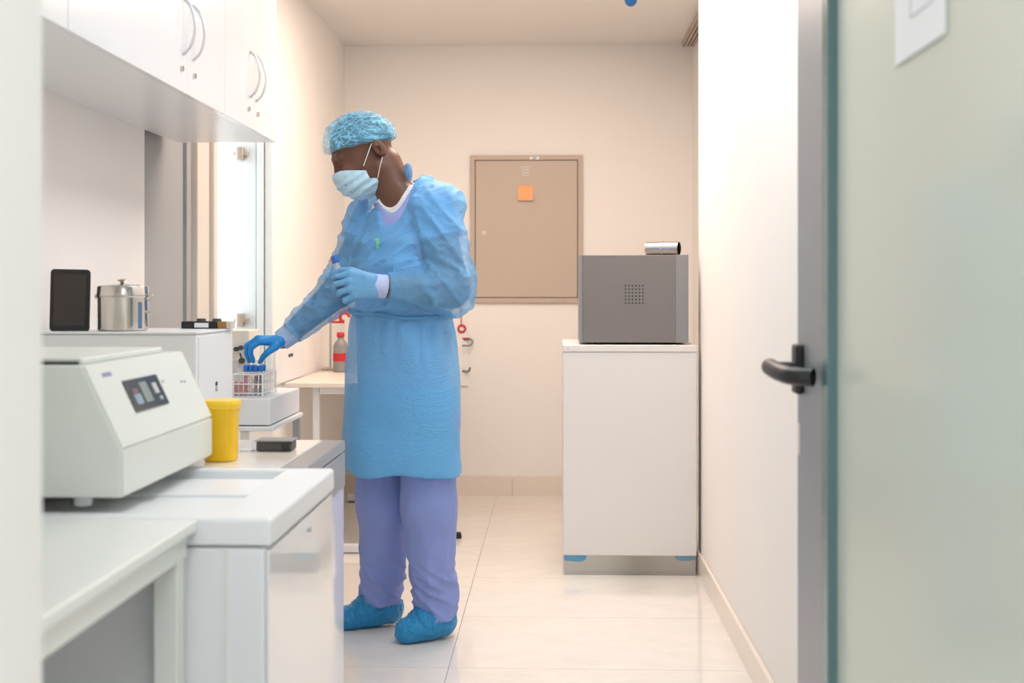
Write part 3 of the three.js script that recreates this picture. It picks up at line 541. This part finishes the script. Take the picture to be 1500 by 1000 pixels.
// ---- torso as a loft of ellipses: rows of height, half width, half depth, forward offset
function loftField(rows) {
  return (x, y, z) => {
    let i = 0; while (i < rows.length - 2 && y > rows[i + 1][0]) i++;
    const [y0, a0, b0, f0] = rows[i], [y1, a1, b1, f1] = rows[i + 1], t = clamp((y - y0) / (y1 - y0), 0, 1), e = t * t * (3 - 2 * t) * 0.5 + t * 0.5;
    const a = lerp(a0, a1, e), b = lerp(b0, b1, e), f = lerp(f0, f1, e), dx = x - CX, dz = z - CZ;
    const u = dx * Lw.x + dz * Lw.z, w = dx * Fw.x + dz * Fw.z - f, k = Math.hypot(u / a, w / b), g = Math.hypot(u / (a * a), w / (b * b)) || 1;
    const side = k < 0.05 ? -Math.min(a, b) : k * (k - 1) / g;
    return Math.max(side, rows[0][0] - y, y - rows[rows.length - 1][0]);
  };
}
const bodyRows = [[0.82, 0.165, 0.12, 0], [0.98, 0.172, 0.125, 0], [1.1, 0.165, 0.125, 0.01], [1.2, 0.165, 0.122, 0.012], [1.32, 0.172, 0.115, 0.005], [1.42, 0.165, 0.09, -0.01], [1.47, 0.12, 0.075, -0.018], [1.53, 0.062, 0.062, -0.015]];
const grow = (rows, g, lo) => rows.filter((r) => r[0] >= lo).map(([y, a, b, f], i, all) => [y + (i === all.length - 1 ? g : 0), a + g, b + g, f]);
const neckD = cone(J.neck0, J.neck1, 0.06, 0.066);
const torsoBody = loftField(bodyRows);
const armLD = [cone(J.shL, J.elL, 0.061, 0.06), cone(J.elL, J.wrL, 0.06, 0.031)], armRD = [cone(J.shR, J.elR, 0.061, 0.056), cone(J.elR, J.wrR, 0.056, 0.031)];
const legD = [cone(J.hipL, J.kneeL, 0.085, 0.058), cone(J.kneeL, J.ankL, 0.056, 0.04), cone(J.hipR, J.kneeR, 0.085, 0.058), cone(J.kneeR, J.ankR, 0.056, 0.04)];
// feet: heel and toe on the floor
const feet = [
  { heel: onY(660, 931, 0), toe: onY(580, 943, 0) },
  { heel: onY(583, 913, 0), toe: onY(492, 922, 0) },
].map((f) => { const d = new THREE.Vector3().subVectors(f.toe, f.heel).normalize(); return { d, heel: f.heel.clone().addScaledVector(d, 0.03).setY(0.05), toe: f.toe.clone().addScaledVector(d, -0.045).setY(0.036), mid: f.heel.clone().lerp(f.toe, 0.45).setY(0.055) }; });
// ---- head, in its own axes: forward, up, left with the origin midway between the ears
const tilt = 25 * Math.PI / 180, hy = 14 * Math.PI / 180;
const hf = new THREE.Vector3(-Math.cos(hy) * Math.cos(tilt), -Math.sin(tilt), Math.sin(hy) * Math.cos(tilt)), hu = new THREE.Vector3(-Math.cos(hy) * Math.sin(tilt), Math.cos(tilt), Math.sin(hy) * Math.sin(tilt)), hl = new THREE.Vector3().crossVectors(hu, hf);
const ear0 = at(550, 221, ZM);
const H = (f, u, l) => ear0.clone().addScaledVector(hf, f).addScaledVector(hu, u).addScaledVector(hl, l);
const headSpace = (fn) => (x, y, z) => { const dx = x - ear0.x, dy = y - ear0.y, dz = z - ear0.z; return fn(dx * hf.x + dy * hf.y + dz * hf.z, dx * hu.x + dy * hu.y + dz * hu.z, dx * hl.x + dy * hl.y + dz * hl.z); };
const ell = (x, y, z, cx, cy, cz, a, b, c) => { const u = (x - cx) / a, v = (y - cy) / b, w = (z - cz) / c, k = Math.hypot(u, v, w), g = Math.hypot(u / a, v / b, w / c) || 1; return k < 0.02 ? -Math.min(a, b, c) : k * (k - 1) / g; };
const seg3 = (ax, ay, az, bxx, by, bz, ra, rb) => cone(new THREE.Vector3(ax, ay, az), new THREE.Vector3(bxx, by, bz), ra, rb);
const jaw1 = seg3(0.02, -0.055, 0.052, 0.1, -0.112, 0.014, 0.026, 0.02), jaw2 = seg3(0.02, -0.055, -0.052, 0.1, -0.112, -0.014, 0.026, 0.02), nose = seg3(0.142, 0.004, 0, 0.156, -0.04, 0, 0.011, 0.015), noseW = seg3(0.142, -0.046, -0.014, 0.142, -0.046, 0.014, 0.011, 0.011), brow = seg3(0.128, 0.026, 0.042, 0.138, 0.026, 0, 0.013, 0.013);
const headLocal = (f, u, l) => {
  const al = Math.abs(l);
  let d = ell(f, u, l, 0.035, 0.045, 0, 0.106, 0.096, 0.079);
  d = smin(d, ell(f, u, l, 0.07, -0.035, 0, 0.076, 0.092, 0.063), 0.03);
  d = smin(d, Math.min(jaw1(f, u, l), jaw2(f, u, l)), 0.02);
  d = smin(d, brow(f, u, al), 0.016);
  d = smax(d, -(Math.hypot(f - 0.15, u - 0.002, al - 0.034) - 0.02), 0.012);      // eye hollows
  d = smin(d, Math.hypot(f - 0.118, u + 0.0, al - 0.033) - 0.0145, 0.005);         // lowered lids
  d = smin(d, nose(f, u, l), 0.012); d = smin(d, noseW(f, u, l), 0.008);
  d = smin(d, ell(f, u, al, 0.118, -0.032, 0.04, 0.025, 0.02, 0.022), 0.02);       // cheeks
  d = smin(d, ell(f, u, l, 0.138, -0.078, 0, 0.012, 0.009, 0.024), 0.01);          // lips
  // ears
  let e = ell(f * 0.96 - u * 0.26, u * 0.96 + f * 0.26, al, -0.004, 0.0, 0.081, 0.02, 0.034, 0.012);
  e = smax(e, -Math.min(ell(f, u, al, 0.002, -0.004, 0.093, 0.009, 0.013, 0.011), ell(f, u, al, -0.005, 0.017, 0.094, 0.01, 0.008, 0.006)), 0.003);
  return smin(d, e, 0.007);
};
const headD = headSpace(headLocal);

const skin = std('#6b4433', 0.45, { sheen: 0.15 });
const gownM = std('#74c2fa', 0.6, { transparent: true, opacity: 0.64, bumpMap: crinkle, bumpScale: 0.003 }), scrubM = std('#a0aae2', 0.8), trouserM = std('#8798d6', 0.8), undershirtM = std('#ece9e6', 0.85);
const capVeins = crinkleAlpha.clone(); capVeins.repeat.set(1.4, 1.4); capVeins.needsUpdate = true;
const person = thing('person', 'person in blue gown, cap, mask and gloves handling test tubes at the counter', 'person');
{ // body: trunk, limbs and neck, then the head on a finer grid
  const bodyD = (x, y, z) => {
    let d = torsoBody(x, y, z);
    d = smin(d, Math.min(armLD[0](x, y, z), armRD[0](x, y, z)), 0.05);
    d = smin(d, Math.min(armLD[1](x, y, z), armRD[1](x, y, z)), 0.02);
    d = smin(d, Math.min(legD[0](x, y, z), legD[2](x, y, z)), 0.04); d = smin(d, Math.min(legD[1](x, y, z), legD[3](x, y, z)), 0.02);
    for (const f of feet) d = Math.min(d, Math.hypot(x - f.heel.x, y - 0.06, z - f.heel.z) - 0.035);
    return smin(d, neckD(x, y, z), 0.03);
  };
  const [lo, hi] = bounds([...Object.values(J), ...feet.map((f) => f.heel), new THREE.Vector3(CX, 1.5, CZ - 0.1)], 0.12);
  lo[1] = 0.01;
  const trunk = nets(bodyD, lo, hi, 0.011);
  const headNeck = (x, y, z) => smin(headD(x, y, z), neckD(x, y, z), 0.02);
  const [hlo, hhi] = bounds([H(0.17, 0, 0), H(-0.09, 0, 0.1), H(0.03, 0.16, -0.1), H(0.1, -0.15, 0), J.neck1], 0.06);
  const head = nets(headNeck, hlo, hhi, 0.0032);
  part('body', mergeGeometries([trunk, head]), skin, person, 'dark brown skin');
  // short hair and brows
  const rim = (f) => 0.024 + 0.215 * f;
  const hair = headSpace((f, u, l) => Math.max(ell(f, u, l, 0.033, 0.046, 0, 0.108, 0.099, 0.0815), -(u - rim(f) - 0.004)));
  part('hair', nets(hair, hlo, hhi, 0.004), std('#24201f', 0.9), person);
  for (const s of [1, -1]) part('eyebrow', tube([H(0.143, 0.024, s * 0.016), H(0.14, 0.029, s * 0.034), H(0.125, 0.026, s * 0.05)], 0.0032, 12, 6), std('#1d1513', 0.9), person);
  for (const s of [1, -1]) part('eyelashes', tube([H(0.133, -0.007, s * 0.022), H(0.133, -0.01, s * 0.034), H(0.124, -0.007, s * 0.047)], 0.0017, 12, 6), std('#140e0d', 0.9), person);
  // bouffant cap
  const cap = headSpace((f, u, l) => {
    const wr = ridge(f * 16 + 3, u * 20, l * 16) * 0.006 + ridge(f * 38, u * 44, l * 38 + 9) * 0.003;
    let d = ell(f, u, l, 0.046, 0.05, 0, 0.124, 0.1, 0.1) - wr;
    d = smin(d, ell(f, u, l, 0.125, 0.066, 0, 0.044, 0.032, 0.07) - wr * 0.6, 0.03);
    d = smin(d, ell(f, u, l, -0.045, 0.04, 0, 0.036, 0.042, 0.07) - wr * 0.6, 0.03);
    return smax(d, -(u - rim(f) + 0.0015 * Math.sin(f * 130 + l * 60)), 0.016);
  });
  const cg = nets(cap, ...bounds([H(0.18, 0.02, 0.12), H(-0.1, 0, -0.12), H(0, 0.17, 0.12), H(0, 0.17, -0.12)], 0.03), 0.0036);
  part('bouffant_cap', cg, std('#8ed4f6', 0.7, { transparent: true, opacity: 0.95, alphaMap: capVeins, bumpMap: capVeins, bumpScale: 0.003 }), person, 'sheer blue bouffant cap');
  // mask: pleated sheet over nose and chin
  const poly = [[0.185, -0.014], [0.142, -0.016], [0.067, -0.031], [0.066, -0.08], [0.04, -0.088], [0.052, -0.15], [0.185, -0.15]];
  const polyD = (x, y) => { let d = 9, s = 1; for (let i = 0, j = poly.length - 1; i < poly.length; j = i++) { const [ax, ay] = poly[i], [cx, cy] = poly[j], ex = cx - ax, ey = cy - ay, wx = x - ax, wy = y - ay, t = clamp((wx * ex + wy * ey) / (ex * ex + ey * ey), 0, 1); d = Math.min(d, Math.hypot(wx - ex * t, wy - ey * t)); if ((ay > y) !== (cy > y) && x < (cx - ax) * (y - ay) / (cy - ay) + ax) s = -s; } return s * d; };
  const mask = headSpace((f, u, l) => {
    const v = u + 0.18 * (f - 0.1), pleat = 0.0022 * Math.sin(v * 210) * sstep(-0.13, -0.1, v) * (1 - sstep(-0.05, -0.03, v)) + 0.0015 * noise3(f * 30, u * 30, l * 30);
    let d = smin(ell(f, u, l, 0.078, -0.065, 0, 0.088, 0.072, 0.074), ell(f, u, l, 0.09, -0.04, 0, 0.082, 0.05, 0.06), 0.03) - pleat;
    return Math.max(Math.abs(d) - 0.0016, polyD(f, u));
  });
  part('face_mask', nets(mask, ...bounds([H(0.18, -0.02, 0.09), H(0.03, -0.14, -0.09), H(0.1, -0.15, 0.09)], 0.02), 0.0023), std('#c4e4f4', 0.75), person, 'pale blue pleated surgical mask');
  for (const s of [1, -1]) {
    part('mask_loop', tube([H(0.068, -0.034, s * 0.073), H(0.045, -0.01, s * 0.084), H(0.014, 0.022, s * 0.088)], 0.0016, 16, 6), undershirtM, person);
    part('mask_loop', tube([H(0.041, -0.09, s * 0.07), H(0.02, -0.06, s * 0.079), H(-0.002, -0.033, s * 0.083)], 0.0016, 16, 6), undershirtM, person);
  }
}
{ // undershirt, scrub top, gown
  const cutA = cone(at(580, 258, ZM - 0.02), at(560, 296, ZM - 0.1), 0.067, 0.041), cutB = cone(at(583, 256, ZM - 0.02), at(560, 301, ZM - 0.12), 0.074, 0.05), cutC = cone(at(586, 252, ZM - 0.02), at(562, 303, ZM - 0.12), 0.084, 0.066);
  const xc0 = at(556, 296, ZM).x, collar = (x, y) => (y - 1.497 - 0.68 * (x - xc0)) * 0.83;
  const us = loftField(grow(bodyRows, 0.006, 1.2)), uL = cone(J.shL, J.elL, 0.0645, 0.06), uR = cone(J.shR, J.elR, 0.0645, 0.06), aL = along(J.shL, J.elL), aR = along(J.shR, J.elR);
  const [lo, hi] = bounds([J.shL, J.shR, J.neck1, new THREE.Vector3(CX, 1.2, CZ)], 0.16);
  part('undershirt', nets((x, y, z) => Math.max(smin(smin(us(x, y, z), Math.min(Math.max(uL(x, y, z), aL(x, y, z) - 0.25), Math.max(uR(x, y, z), aR(x, y, z) - 0.25)), 0.05), neckD(x, y, z) - 0.008, 0.03), -cutA(x, y, z), 1.3 - y, -Math.max(-collar(x, y), neckD(x, y, z) - 0.05)), lo, hi, 0.006), undershirtM, person);
  const sc = loftField(grow(bodyRows, 0.013, 0.82)), tL = along(J.shL, J.elL), tR = along(J.shR, J.elR);
  const cL = cone(J.shL, J.elL, 0.069, 0.068), cR = cone(J.shR, J.elR, 0.069, 0.066);
  const scrubFast = (x, y, z) => { let d = sc(x, y, z); d = smin(d, Math.min(Math.max(cL(x, y, z), tL(x, y, z) - 0.36), Math.max(cR(x, y, z), tR(x, y, z) - 0.36)), 0.03); d = smin(d, neckD(x, y, z) - 0.012, 0.03); return Math.max(d, -cutB(x, y, z), -Math.max(-collar(x, y) - 0.006, neckD(x, y, z) - 0.05)); };
  const [slo, shi] = bounds([J.shL, J.shR, J.neck1, new THREE.Vector3(CX, 0.82, CZ)], 0.2); shi[1] = 1.56;
  part('scrub_top', nets(scrubFast, slo, shi, 0.007), scrubM, person, 'lavender scrub top');
  const gownRows = [[0.572, 0.234, 0.19, 0.004], [0.75, 0.226, 0.184, 0.002], [0.92, 0.216, 0.176, 0], [1.04, 0.205, 0.168, 0.006], [1.106, 0.192, 0.156, 0.008], [1.16, 0.2, 0.16, 0.014], [1.26, 0.202, 0.15, 0.014], [1.34, 0.2, 0.136, 0.008], [1.42, 0.2, 0.115, -0.012], [1.48, 0.16, 0.102, -0.025], [1.53, 0.105, 0.09, -0.03], [1.575, 0.072, 0.075, -0.035]];
  const gt = loftField(gownRows);
  const wr = (p, q, t) => p.clone().lerp(q, t);
  const upL = cone(J.shL, J.elL, 0.089, 0.08), foL = cone(J.elL, wr(J.elL, J.wrL, 0.9), 0.08, 0.043), upR = cone(J.shR, J.elR, 0.086, 0.068), foR = cone(J.elR, wr(J.elR, J.wrR, 0.88), 0.072, 0.044);
  const trap = cone(at(609, 277, 4.08), at(648, 303, 4.02), 0.045, 0.08);
  const tLf = along(J.elL, J.wrL), tRf = along(J.elR, J.wrR);
  const gown = (x, y, z) => {
    const dx = x - CX, dz = z - CZ, u = dx * Lw.x + dz * Lw.z, w = dx * Fw.x + dz * Fw.z, th = Math.atan2(u, w);
    let d = gt(x, y, z);
    if (d < 0.08) {
      const belt = 1.106 - 0.012 * u / 0.2, under = sstep(0, 0.02, belt - y) * (1 - sstep(0.02, 0.2, belt - y));
      let f = 0.006 * under * Math.sin(th * 21 + 2 * noise3(th * 2, 1, y * 3)) * sstep(-0.1, 0.5, Math.sin(th - 0.1));
      f += 0.007 * sstep(1.02, 0.75, y) * Math.sin(th * 5 + 0.6 + noise3(x * 3, y * 2, z * 3)) ;
      f += 0.006 * noise3(x * 5 + 4, y * 4, z * 5);
      if (y > 1.1) f += 0.015 * (ridge(x * 5 + z * 4, y * 13 - u * 6, z * 4 + 2) - 0.4) * (1 - sstep(1.4, 1.5, y));      // chest folds
      f += 0.005 * sstep(1.298, 1.29, y) * sstep(1.11, 1.13, y) * sstep(0.2, 0.5, Math.cos(th));      // flap edge over the chest
      if (y < 1.1) f += 0.008 * (ridge(x * 3 + 8, y * 6 + u * 9, z * 3) - 0.4) * sstep(0.93, 1.06, y);
      d -= f;
    }
    const skirt = d, tl = tLf(x, y, z), trr = tRf(x, y, z);
    d = smin(d, trap(x, y, z) - 0.008 * (ridge(x * 12, y * 14, z * 12) - 0.4), 0.04);
    let s = smin(smin(upL(x, y, z), foL(x, y, z), 0.03), 9, 0.01), r = smin(upR(x, y, z), foR(x, y, z), 0.03);
    if (Math.min(s, r) < 0.06) {
      const q = 0.010 * (ridge(x * 7, y * 9 + x * 5, z * 7 + 3) - 0.42) + 0.005 * (ridge(x * 19 + 5, y * 19, z * 19) - 0.4) + 0.006 * noise3(x * 8, y * 8, z * 8);
      s -= q; r -= q;
    }
    s = Math.max(s, tl - 0.86); r = Math.max(r, trr - 0.86);
    d = smin(d, s, 0.016); d = smin(d, r, 0.016);
    d = Math.max(d, -cutC(x, y, z), -Math.max(-collar(x, y) - 0.012, neckD(x, y, z) - 0.05));
    return y < 0.9 ? Math.max(d, -Math.max(skirt + 0.011, y - 0.86)) : d;
  };
  const [glo, ghi] = bounds([J.shL, J.shR, J.elL, J.elR, J.wrL, J.wrR, new THREE.Vector3(CX, 0.62, CZ), new THREE.Vector3(CX - 0.16, 1, CZ - 0.16), new THREE.Vector3(CX + 0.16, 1, CZ + 0.16)], 0.12);
  glo[1] = 0.55; ghi[1] = 1.58;
  const gg = nets(gown, glo, ghi, 0.0058), gp = gg.attributes.position, tint = [];
  // the sleeves are one sheer layer, the front panel two
  for (let i = 0; i < gp.count; i++) {
    const x = gp.getX(i), y = gp.getY(i), z = gp.getZ(i), sl = Math.min(Math.max(upL(x, y, z), 0.36 - tL(x, y, z)), foL(x, y, z), Math.max(upR(x, y, z), 0.36 - tR(x, y, z)), foR(x, y, z));
    tint.push(1, 1, 1, sl < 0.012 && gt(x, y, z) > 0.006 ? 0.74 : 1);
  }
  gg.setAttribute('color', new THREE.Float32BufferAttribute(tint, 4));
  const gownSheer = gownM.clone(); gownSheer.vertexColors = true; gownSheer.opacity = 0.68;
  part('gown', gg, gownSheer, person, 'sheer blue disposable isolation gown');
  // belt and ties
  const ringPts = []; for (let i = 0; i < 48; i++) { const th = i / 48 * TAU, a = 0.197, b = 0.163, u = Math.sin(th) * a, w = Math.cos(th) * b + 0.008; ringPts.push(new THREE.Vector3(CX + Lw.x * u + Fw.x * w, 1.108 - 0.012 * u / 0.2 + 0.003 * Math.sin(th * 5), CZ + Lw.z * u + Fw.z * w)); }
  const bg = new THREE.TubeGeometry(new THREE.CatmullRomCurve3(ringPts, true), 120, 0.0065, 8, true);
  part('belt', bg, gownM, person);
  part('neck_tie', tube([at(600, 264, 4.08), at(601, 251, 4.07), at(598, 242, 4.07), at(594, 245, 4.08), at(597, 260, 4.09)], 0.0075, 24, 8), gownM, person);
  // printed green mark, laid on the chest where the view ray meets the gown
  const hit = (px, py) => { const o = new THREE.Vector3(0, EYE, 0), d = at(px, py, 4).sub(o).normalize(); let t = 3.2; for (let i = 0; i < 900; i++) { const p = o.clone().addScaledVector(d, t); if (gown(p.x, p.y, p.z) < 0) return p; t += 0.001; } return null; };
  const strip = (x0, x1, y0, y1, nx, ny) => {
    const pos = [], idx = [];
    for (let b = 0; b <= ny; b++) for (let a = 0; a <= nx; a++) { const q = hit(lerp(x0, x1, a / nx), lerp(y0, y1, b / ny)); pos.push(q.x + Fw.x * 0.002, q.y, q.z + Fw.z * 0.002); }
    for (let b = 0; b < ny; b++) for (let a = 0; a < nx; a++) { const i = b * (nx + 1) + a; idx.push(i, i + nx + 1, i + 1, i + 1, i + nx + 1, i + nx + 2); }
    const g = new THREE.BufferGeometry(); g.setAttribute('position', new THREE.Float32BufferAttribute(pos, 3)); g.setIndex(idx); g.computeVertexNormals(); return g;
  };
  part('green_mark', mergeGeometries([strip(551.6, 556, 348.5, 364, 3, 10), strip(549, 551.8, 349, 352.5, 2, 3)]), std('#7fd6a0', 0.6), person, 'green number one on the chest');
}
{ // trousers
  const bottomL = at(637, 893, 4.12), bottomR = at(559, 882, 4.26);
  const l1 = cone(J.hipL, J.kneeL, 0.105, 0.09), l2 = cone(J.kneeL, bottomL, 0.09, 0.074), r1 = cone(J.hipR, J.kneeR, 0.105, 0.088), r2 = cone(J.kneeR, bottomR, 0.088, 0.072);
  const seat = new THREE.Vector3(CX, 0.86, CZ);
  const leg = (a, b, hem) => (x, y, z) => {
    const q = 0.006 * noise3(x * 9, y * 5, z * 9) + 0.016 * (ridge(x * 5, y * 15 + x * 9, z * 5) - 0.42) * sstep(0.34, 0.14, y) + 0.005 * (ridge(x * 9, y * 2.4, z * 9 + 4) - 0.4);
    return Math.max(smin(a(x, y, z), b(x, y, z), 0.04) - q, hem + 0.003 * Math.sin(x * 30) - y);
  };
  const LL = leg(l1, l2, 0.062), RR = leg(r1, r2, 0.075);
  const hips = loftField([[0.8, 0.17, 0.13, 0], [0.9, 0.172, 0.13, 0], [1.0, 0.172, 0.125, 0]]);
  const d = (x, y, z) => smin(Math.min(LL(x, y, z), RR(x, y, z)), hips(x, y, z), 0.03);
  const [lo, hi] = bounds([J.hipL, J.hipR, bottomL, bottomR, new THREE.Vector3(CX, 0.95, CZ)], 0.17); lo[1] = 0.03; hi[1] = 1.02;
  part('trousers', nets(d, lo, hi, 0.0065), trouserM, person, 'lavender blue scrub trousers');
  // pocket seam on the near leg
  feet.forEach((f, i) => {
    const ank = i ? bottomR : bottomL, heelUp = f.heel.clone().setY(0.075).addScaledVector(f.d, 0.012), mid = f.mid.clone().setY(0.06);
    const h = cone(f.heel, f.mid, 0.046, 0.046), t = cone(f.mid.clone().setY(0.046), f.toe, 0.048, 0.046), a = cone(heelUp, mid.clone().setY(0.078), 0.045, 0.046), up = cone(heelUp.clone().addScaledVector(f.d, 0.02), ank.clone().setY(0.105), 0.046, 0.05);
    const sh = (g, wr) => (x, y, z) => {
      let d = smin(smin(h(x, y, z), t(x, y, z), 0.03), a(x, y, z), 0.03);
      d = smin(d, up(x, y, z), 0.02);
      const s = ((x - f.heel.x) * f.d.x + (z - f.heel.z) * f.d.z);
      if (wr) d -= 0.006 * (ridge(s * 55, y * 9 + 3, (x + z) * 6 + i * 5) - 0.4) * sstep(0.03, 0.075, y) + 0.003 * (ridge(x * 25, y * 25, z * 25) - 0.4);
      return Math.max(smax(d - g, 0.0015 - y, 0.012), y - 0.125);
    };
    const [slo, shi] = bounds([f.heel, f.toe, ank], 0.09); slo[1] = -0.01;
    part('shoe_cover', nets(sh(0.001, true), slo, shi, 0.004), std('#1f93d0', 0.4, { transparent: true, opacity: 0.85, bumpMap: crinkle, bumpScale: 0.005 }), person, 'crinkled blue overshoe');
    part('shoe', nets(sh(-0.012, false), slo, shi, 0.007), std('#8b93a3', 0.6), person);
  });
}
// gloved hands: palm and five finger chains
function hand(label, mat, palm, palmR, fingers, cuffA, cuffB, cuffMat) {
  const pd = palm.map(([a, b], i) => cone(a, b, palmR[i][0], palmR[i][1])), fd = fingers.map(([pts, rs]) => chain(pts, rs));
  const d = (x, y, z) => { let p = 9; for (const f of pd) p = smin(p, f(x, y, z), 0.014); let m = 9; for (const f of fd) m = Math.min(m, f(x, y, z)); return smin(p, m, 0.006); };
  const all = [...palm.flat(), ...fingers.flatMap(([p]) => p)];
  part('glove', nets(d, ...bounds(all, 0.04), 0.0027), mat, person, label);
  const c = cone(cuffA, cuffB, 0.036, 0.039), t = along(cuffA, cuffB), n = new THREE.Vector3().subVectors(cuffB, cuffA).normalize();
  const cd = (x, y, z) => { const s = t(x, y, z), ph = Math.atan2((x - cuffA.x) * n.y - (y - cuffA.y) * n.x, z - cuffA.z); return Math.max(c(x, y, z) - 0.0008 * Math.sin(ph * 30), -s, s - 1); };
  part('cuff', nets(cd, ...bounds([cuffA, cuffB], 0.055), 0.003), cuffMat, person, 'knitted cuff');
}
const cuffM = std('#a9c4ea', 0.85), gloveM = std('#1f8edb', 0.42), gloveM2 = std('#6ba6d4', 0.45);
{ // hand reaching over the rack
  const w = J.wrR, q = (a, b, z) => at(a, b, z);
  const mc = [q(381, 500, 4.065), q(378, 496, 4.09), q(378, 496, 4.115), q(382, 499, 4.138)];
  const pip = [q(368, 508, 4.055), q(361.5, 506, 4.085), q(361, 508, 4.115), q(367, 511, 4.14)];
  const dip = [q(367, 519, 4.06), q(361, 518, 4.085), q(362, 519, 4.113), q(368, 519, 4.135)];
  const tip = [q(371, 529, 4.07), q(365, 529, 4.085), q(366, 528, 4.105), q(371, 526, 4.125)];
  const fr = [[0.0105, 0.0095, 0.0085, 0.0075], [0.0108, 0.0098, 0.0088, 0.0078], [0.0105, 0.0095, 0.0085, 0.0075], [0.0095, 0.0085, 0.0078, 0.007]];
  hand('bright blue glove', gloveM, mc.map((m, i) => [q(410, 500, 4.085 + 0.014 * i), m]), mc.map(() => [0.02, 0.0125]), [...mc.map((m, i) => [[m, pip[i], dip[i], tip[i]], fr[i]]), [[q(404, 507, 4.065), q(393, 515, 4.05), q(386, 522, 4.055), q(381, 530, 4.068)], [0.015, 0.0115, 0.0098, 0.0082]]], q(411, 499, 4.11), q(433, 483, 4.12), cuffM);
}
{ // hand holding tubes at the chest
  const q = (a, b, z) => at(a, b, z);
  const mc = [q(514, 401, 3.825), q(511, 412, 3.82), q(513, 423, 3.82), q(519, 433, 3.825)];
  const pip = [q(493, 405, 3.82), q(492, 416, 3.815), q(497, 428, 3.815), q(505, 439, 3.82)];
  const dip = [q(490, 408, 3.845), q(491, 420, 3.845), q(497, 431, 3.845), q(505, 441, 3.845)];
  const tip = [q(503, 410, 3.865), q(504, 420, 3.868), q(508, 430, 3.868), q(514, 438, 3.865)];
  const fr = [[0.0115, 0.0098, 0.009, 0.008], [0.012, 0.01, 0.009, 0.008], [0.0115, 0.0098, 0.009, 0.008], [0.0105, 0.009, 0.0082, 0.0075]];
  hand('pale blue glove', gloveM2, mc.map((m, i) => [q(545, 409 + 6.5 * i, 3.845), m]), mc.map(() => [0.021, 0.0135]), [...mc.map((m, i) => [[m, pip[i], dip[i], tip[i]], fr[i]]), [[q(534, 405, 3.835), q(515, 396, 3.835), q(501, 396, 3.838), q(491, 400, 3.843)], [0.016, 0.0118, 0.0102, 0.0088]]], q(541, 417, 3.855), q(566, 420, 3.875), std('#b9c6ea', 0.85));
}
{ // tubes held in the hands
  const hold = (label, a, b, cap, fill, sc) => {
    const t = testTube(a, label, fill, cap, null, sc), up = new THREE.Vector3().subVectors(b, a).normalize(); t.quaternion.setFromUnitVectors(new THREE.Vector3(0, 1, 0), up); return t;
  };
  hold('blue-capped test tube held upright in the hand at the chest', at(507, 424, 3.846), at(489, 373, 3.85), M.blueCap, ['pale', 0.05], 1.25).scale.set(1.25, 1.25, 1.25);
  hold('red-capped test tube held behind the blue-capped one', at(503, 424, 3.862), at(486, 372, 3.885), M.red, null, 1.25);
  hold('clear test tube pinched in the gloved hand over the rack', P(at(376, 560, 4.085).x, 0.868, 4.085), P(at(376, 520, 4.085).x, 0.968, 4.085), null, ['dark', 0.03], 1.0);
}
renderer.render(scene, camera);
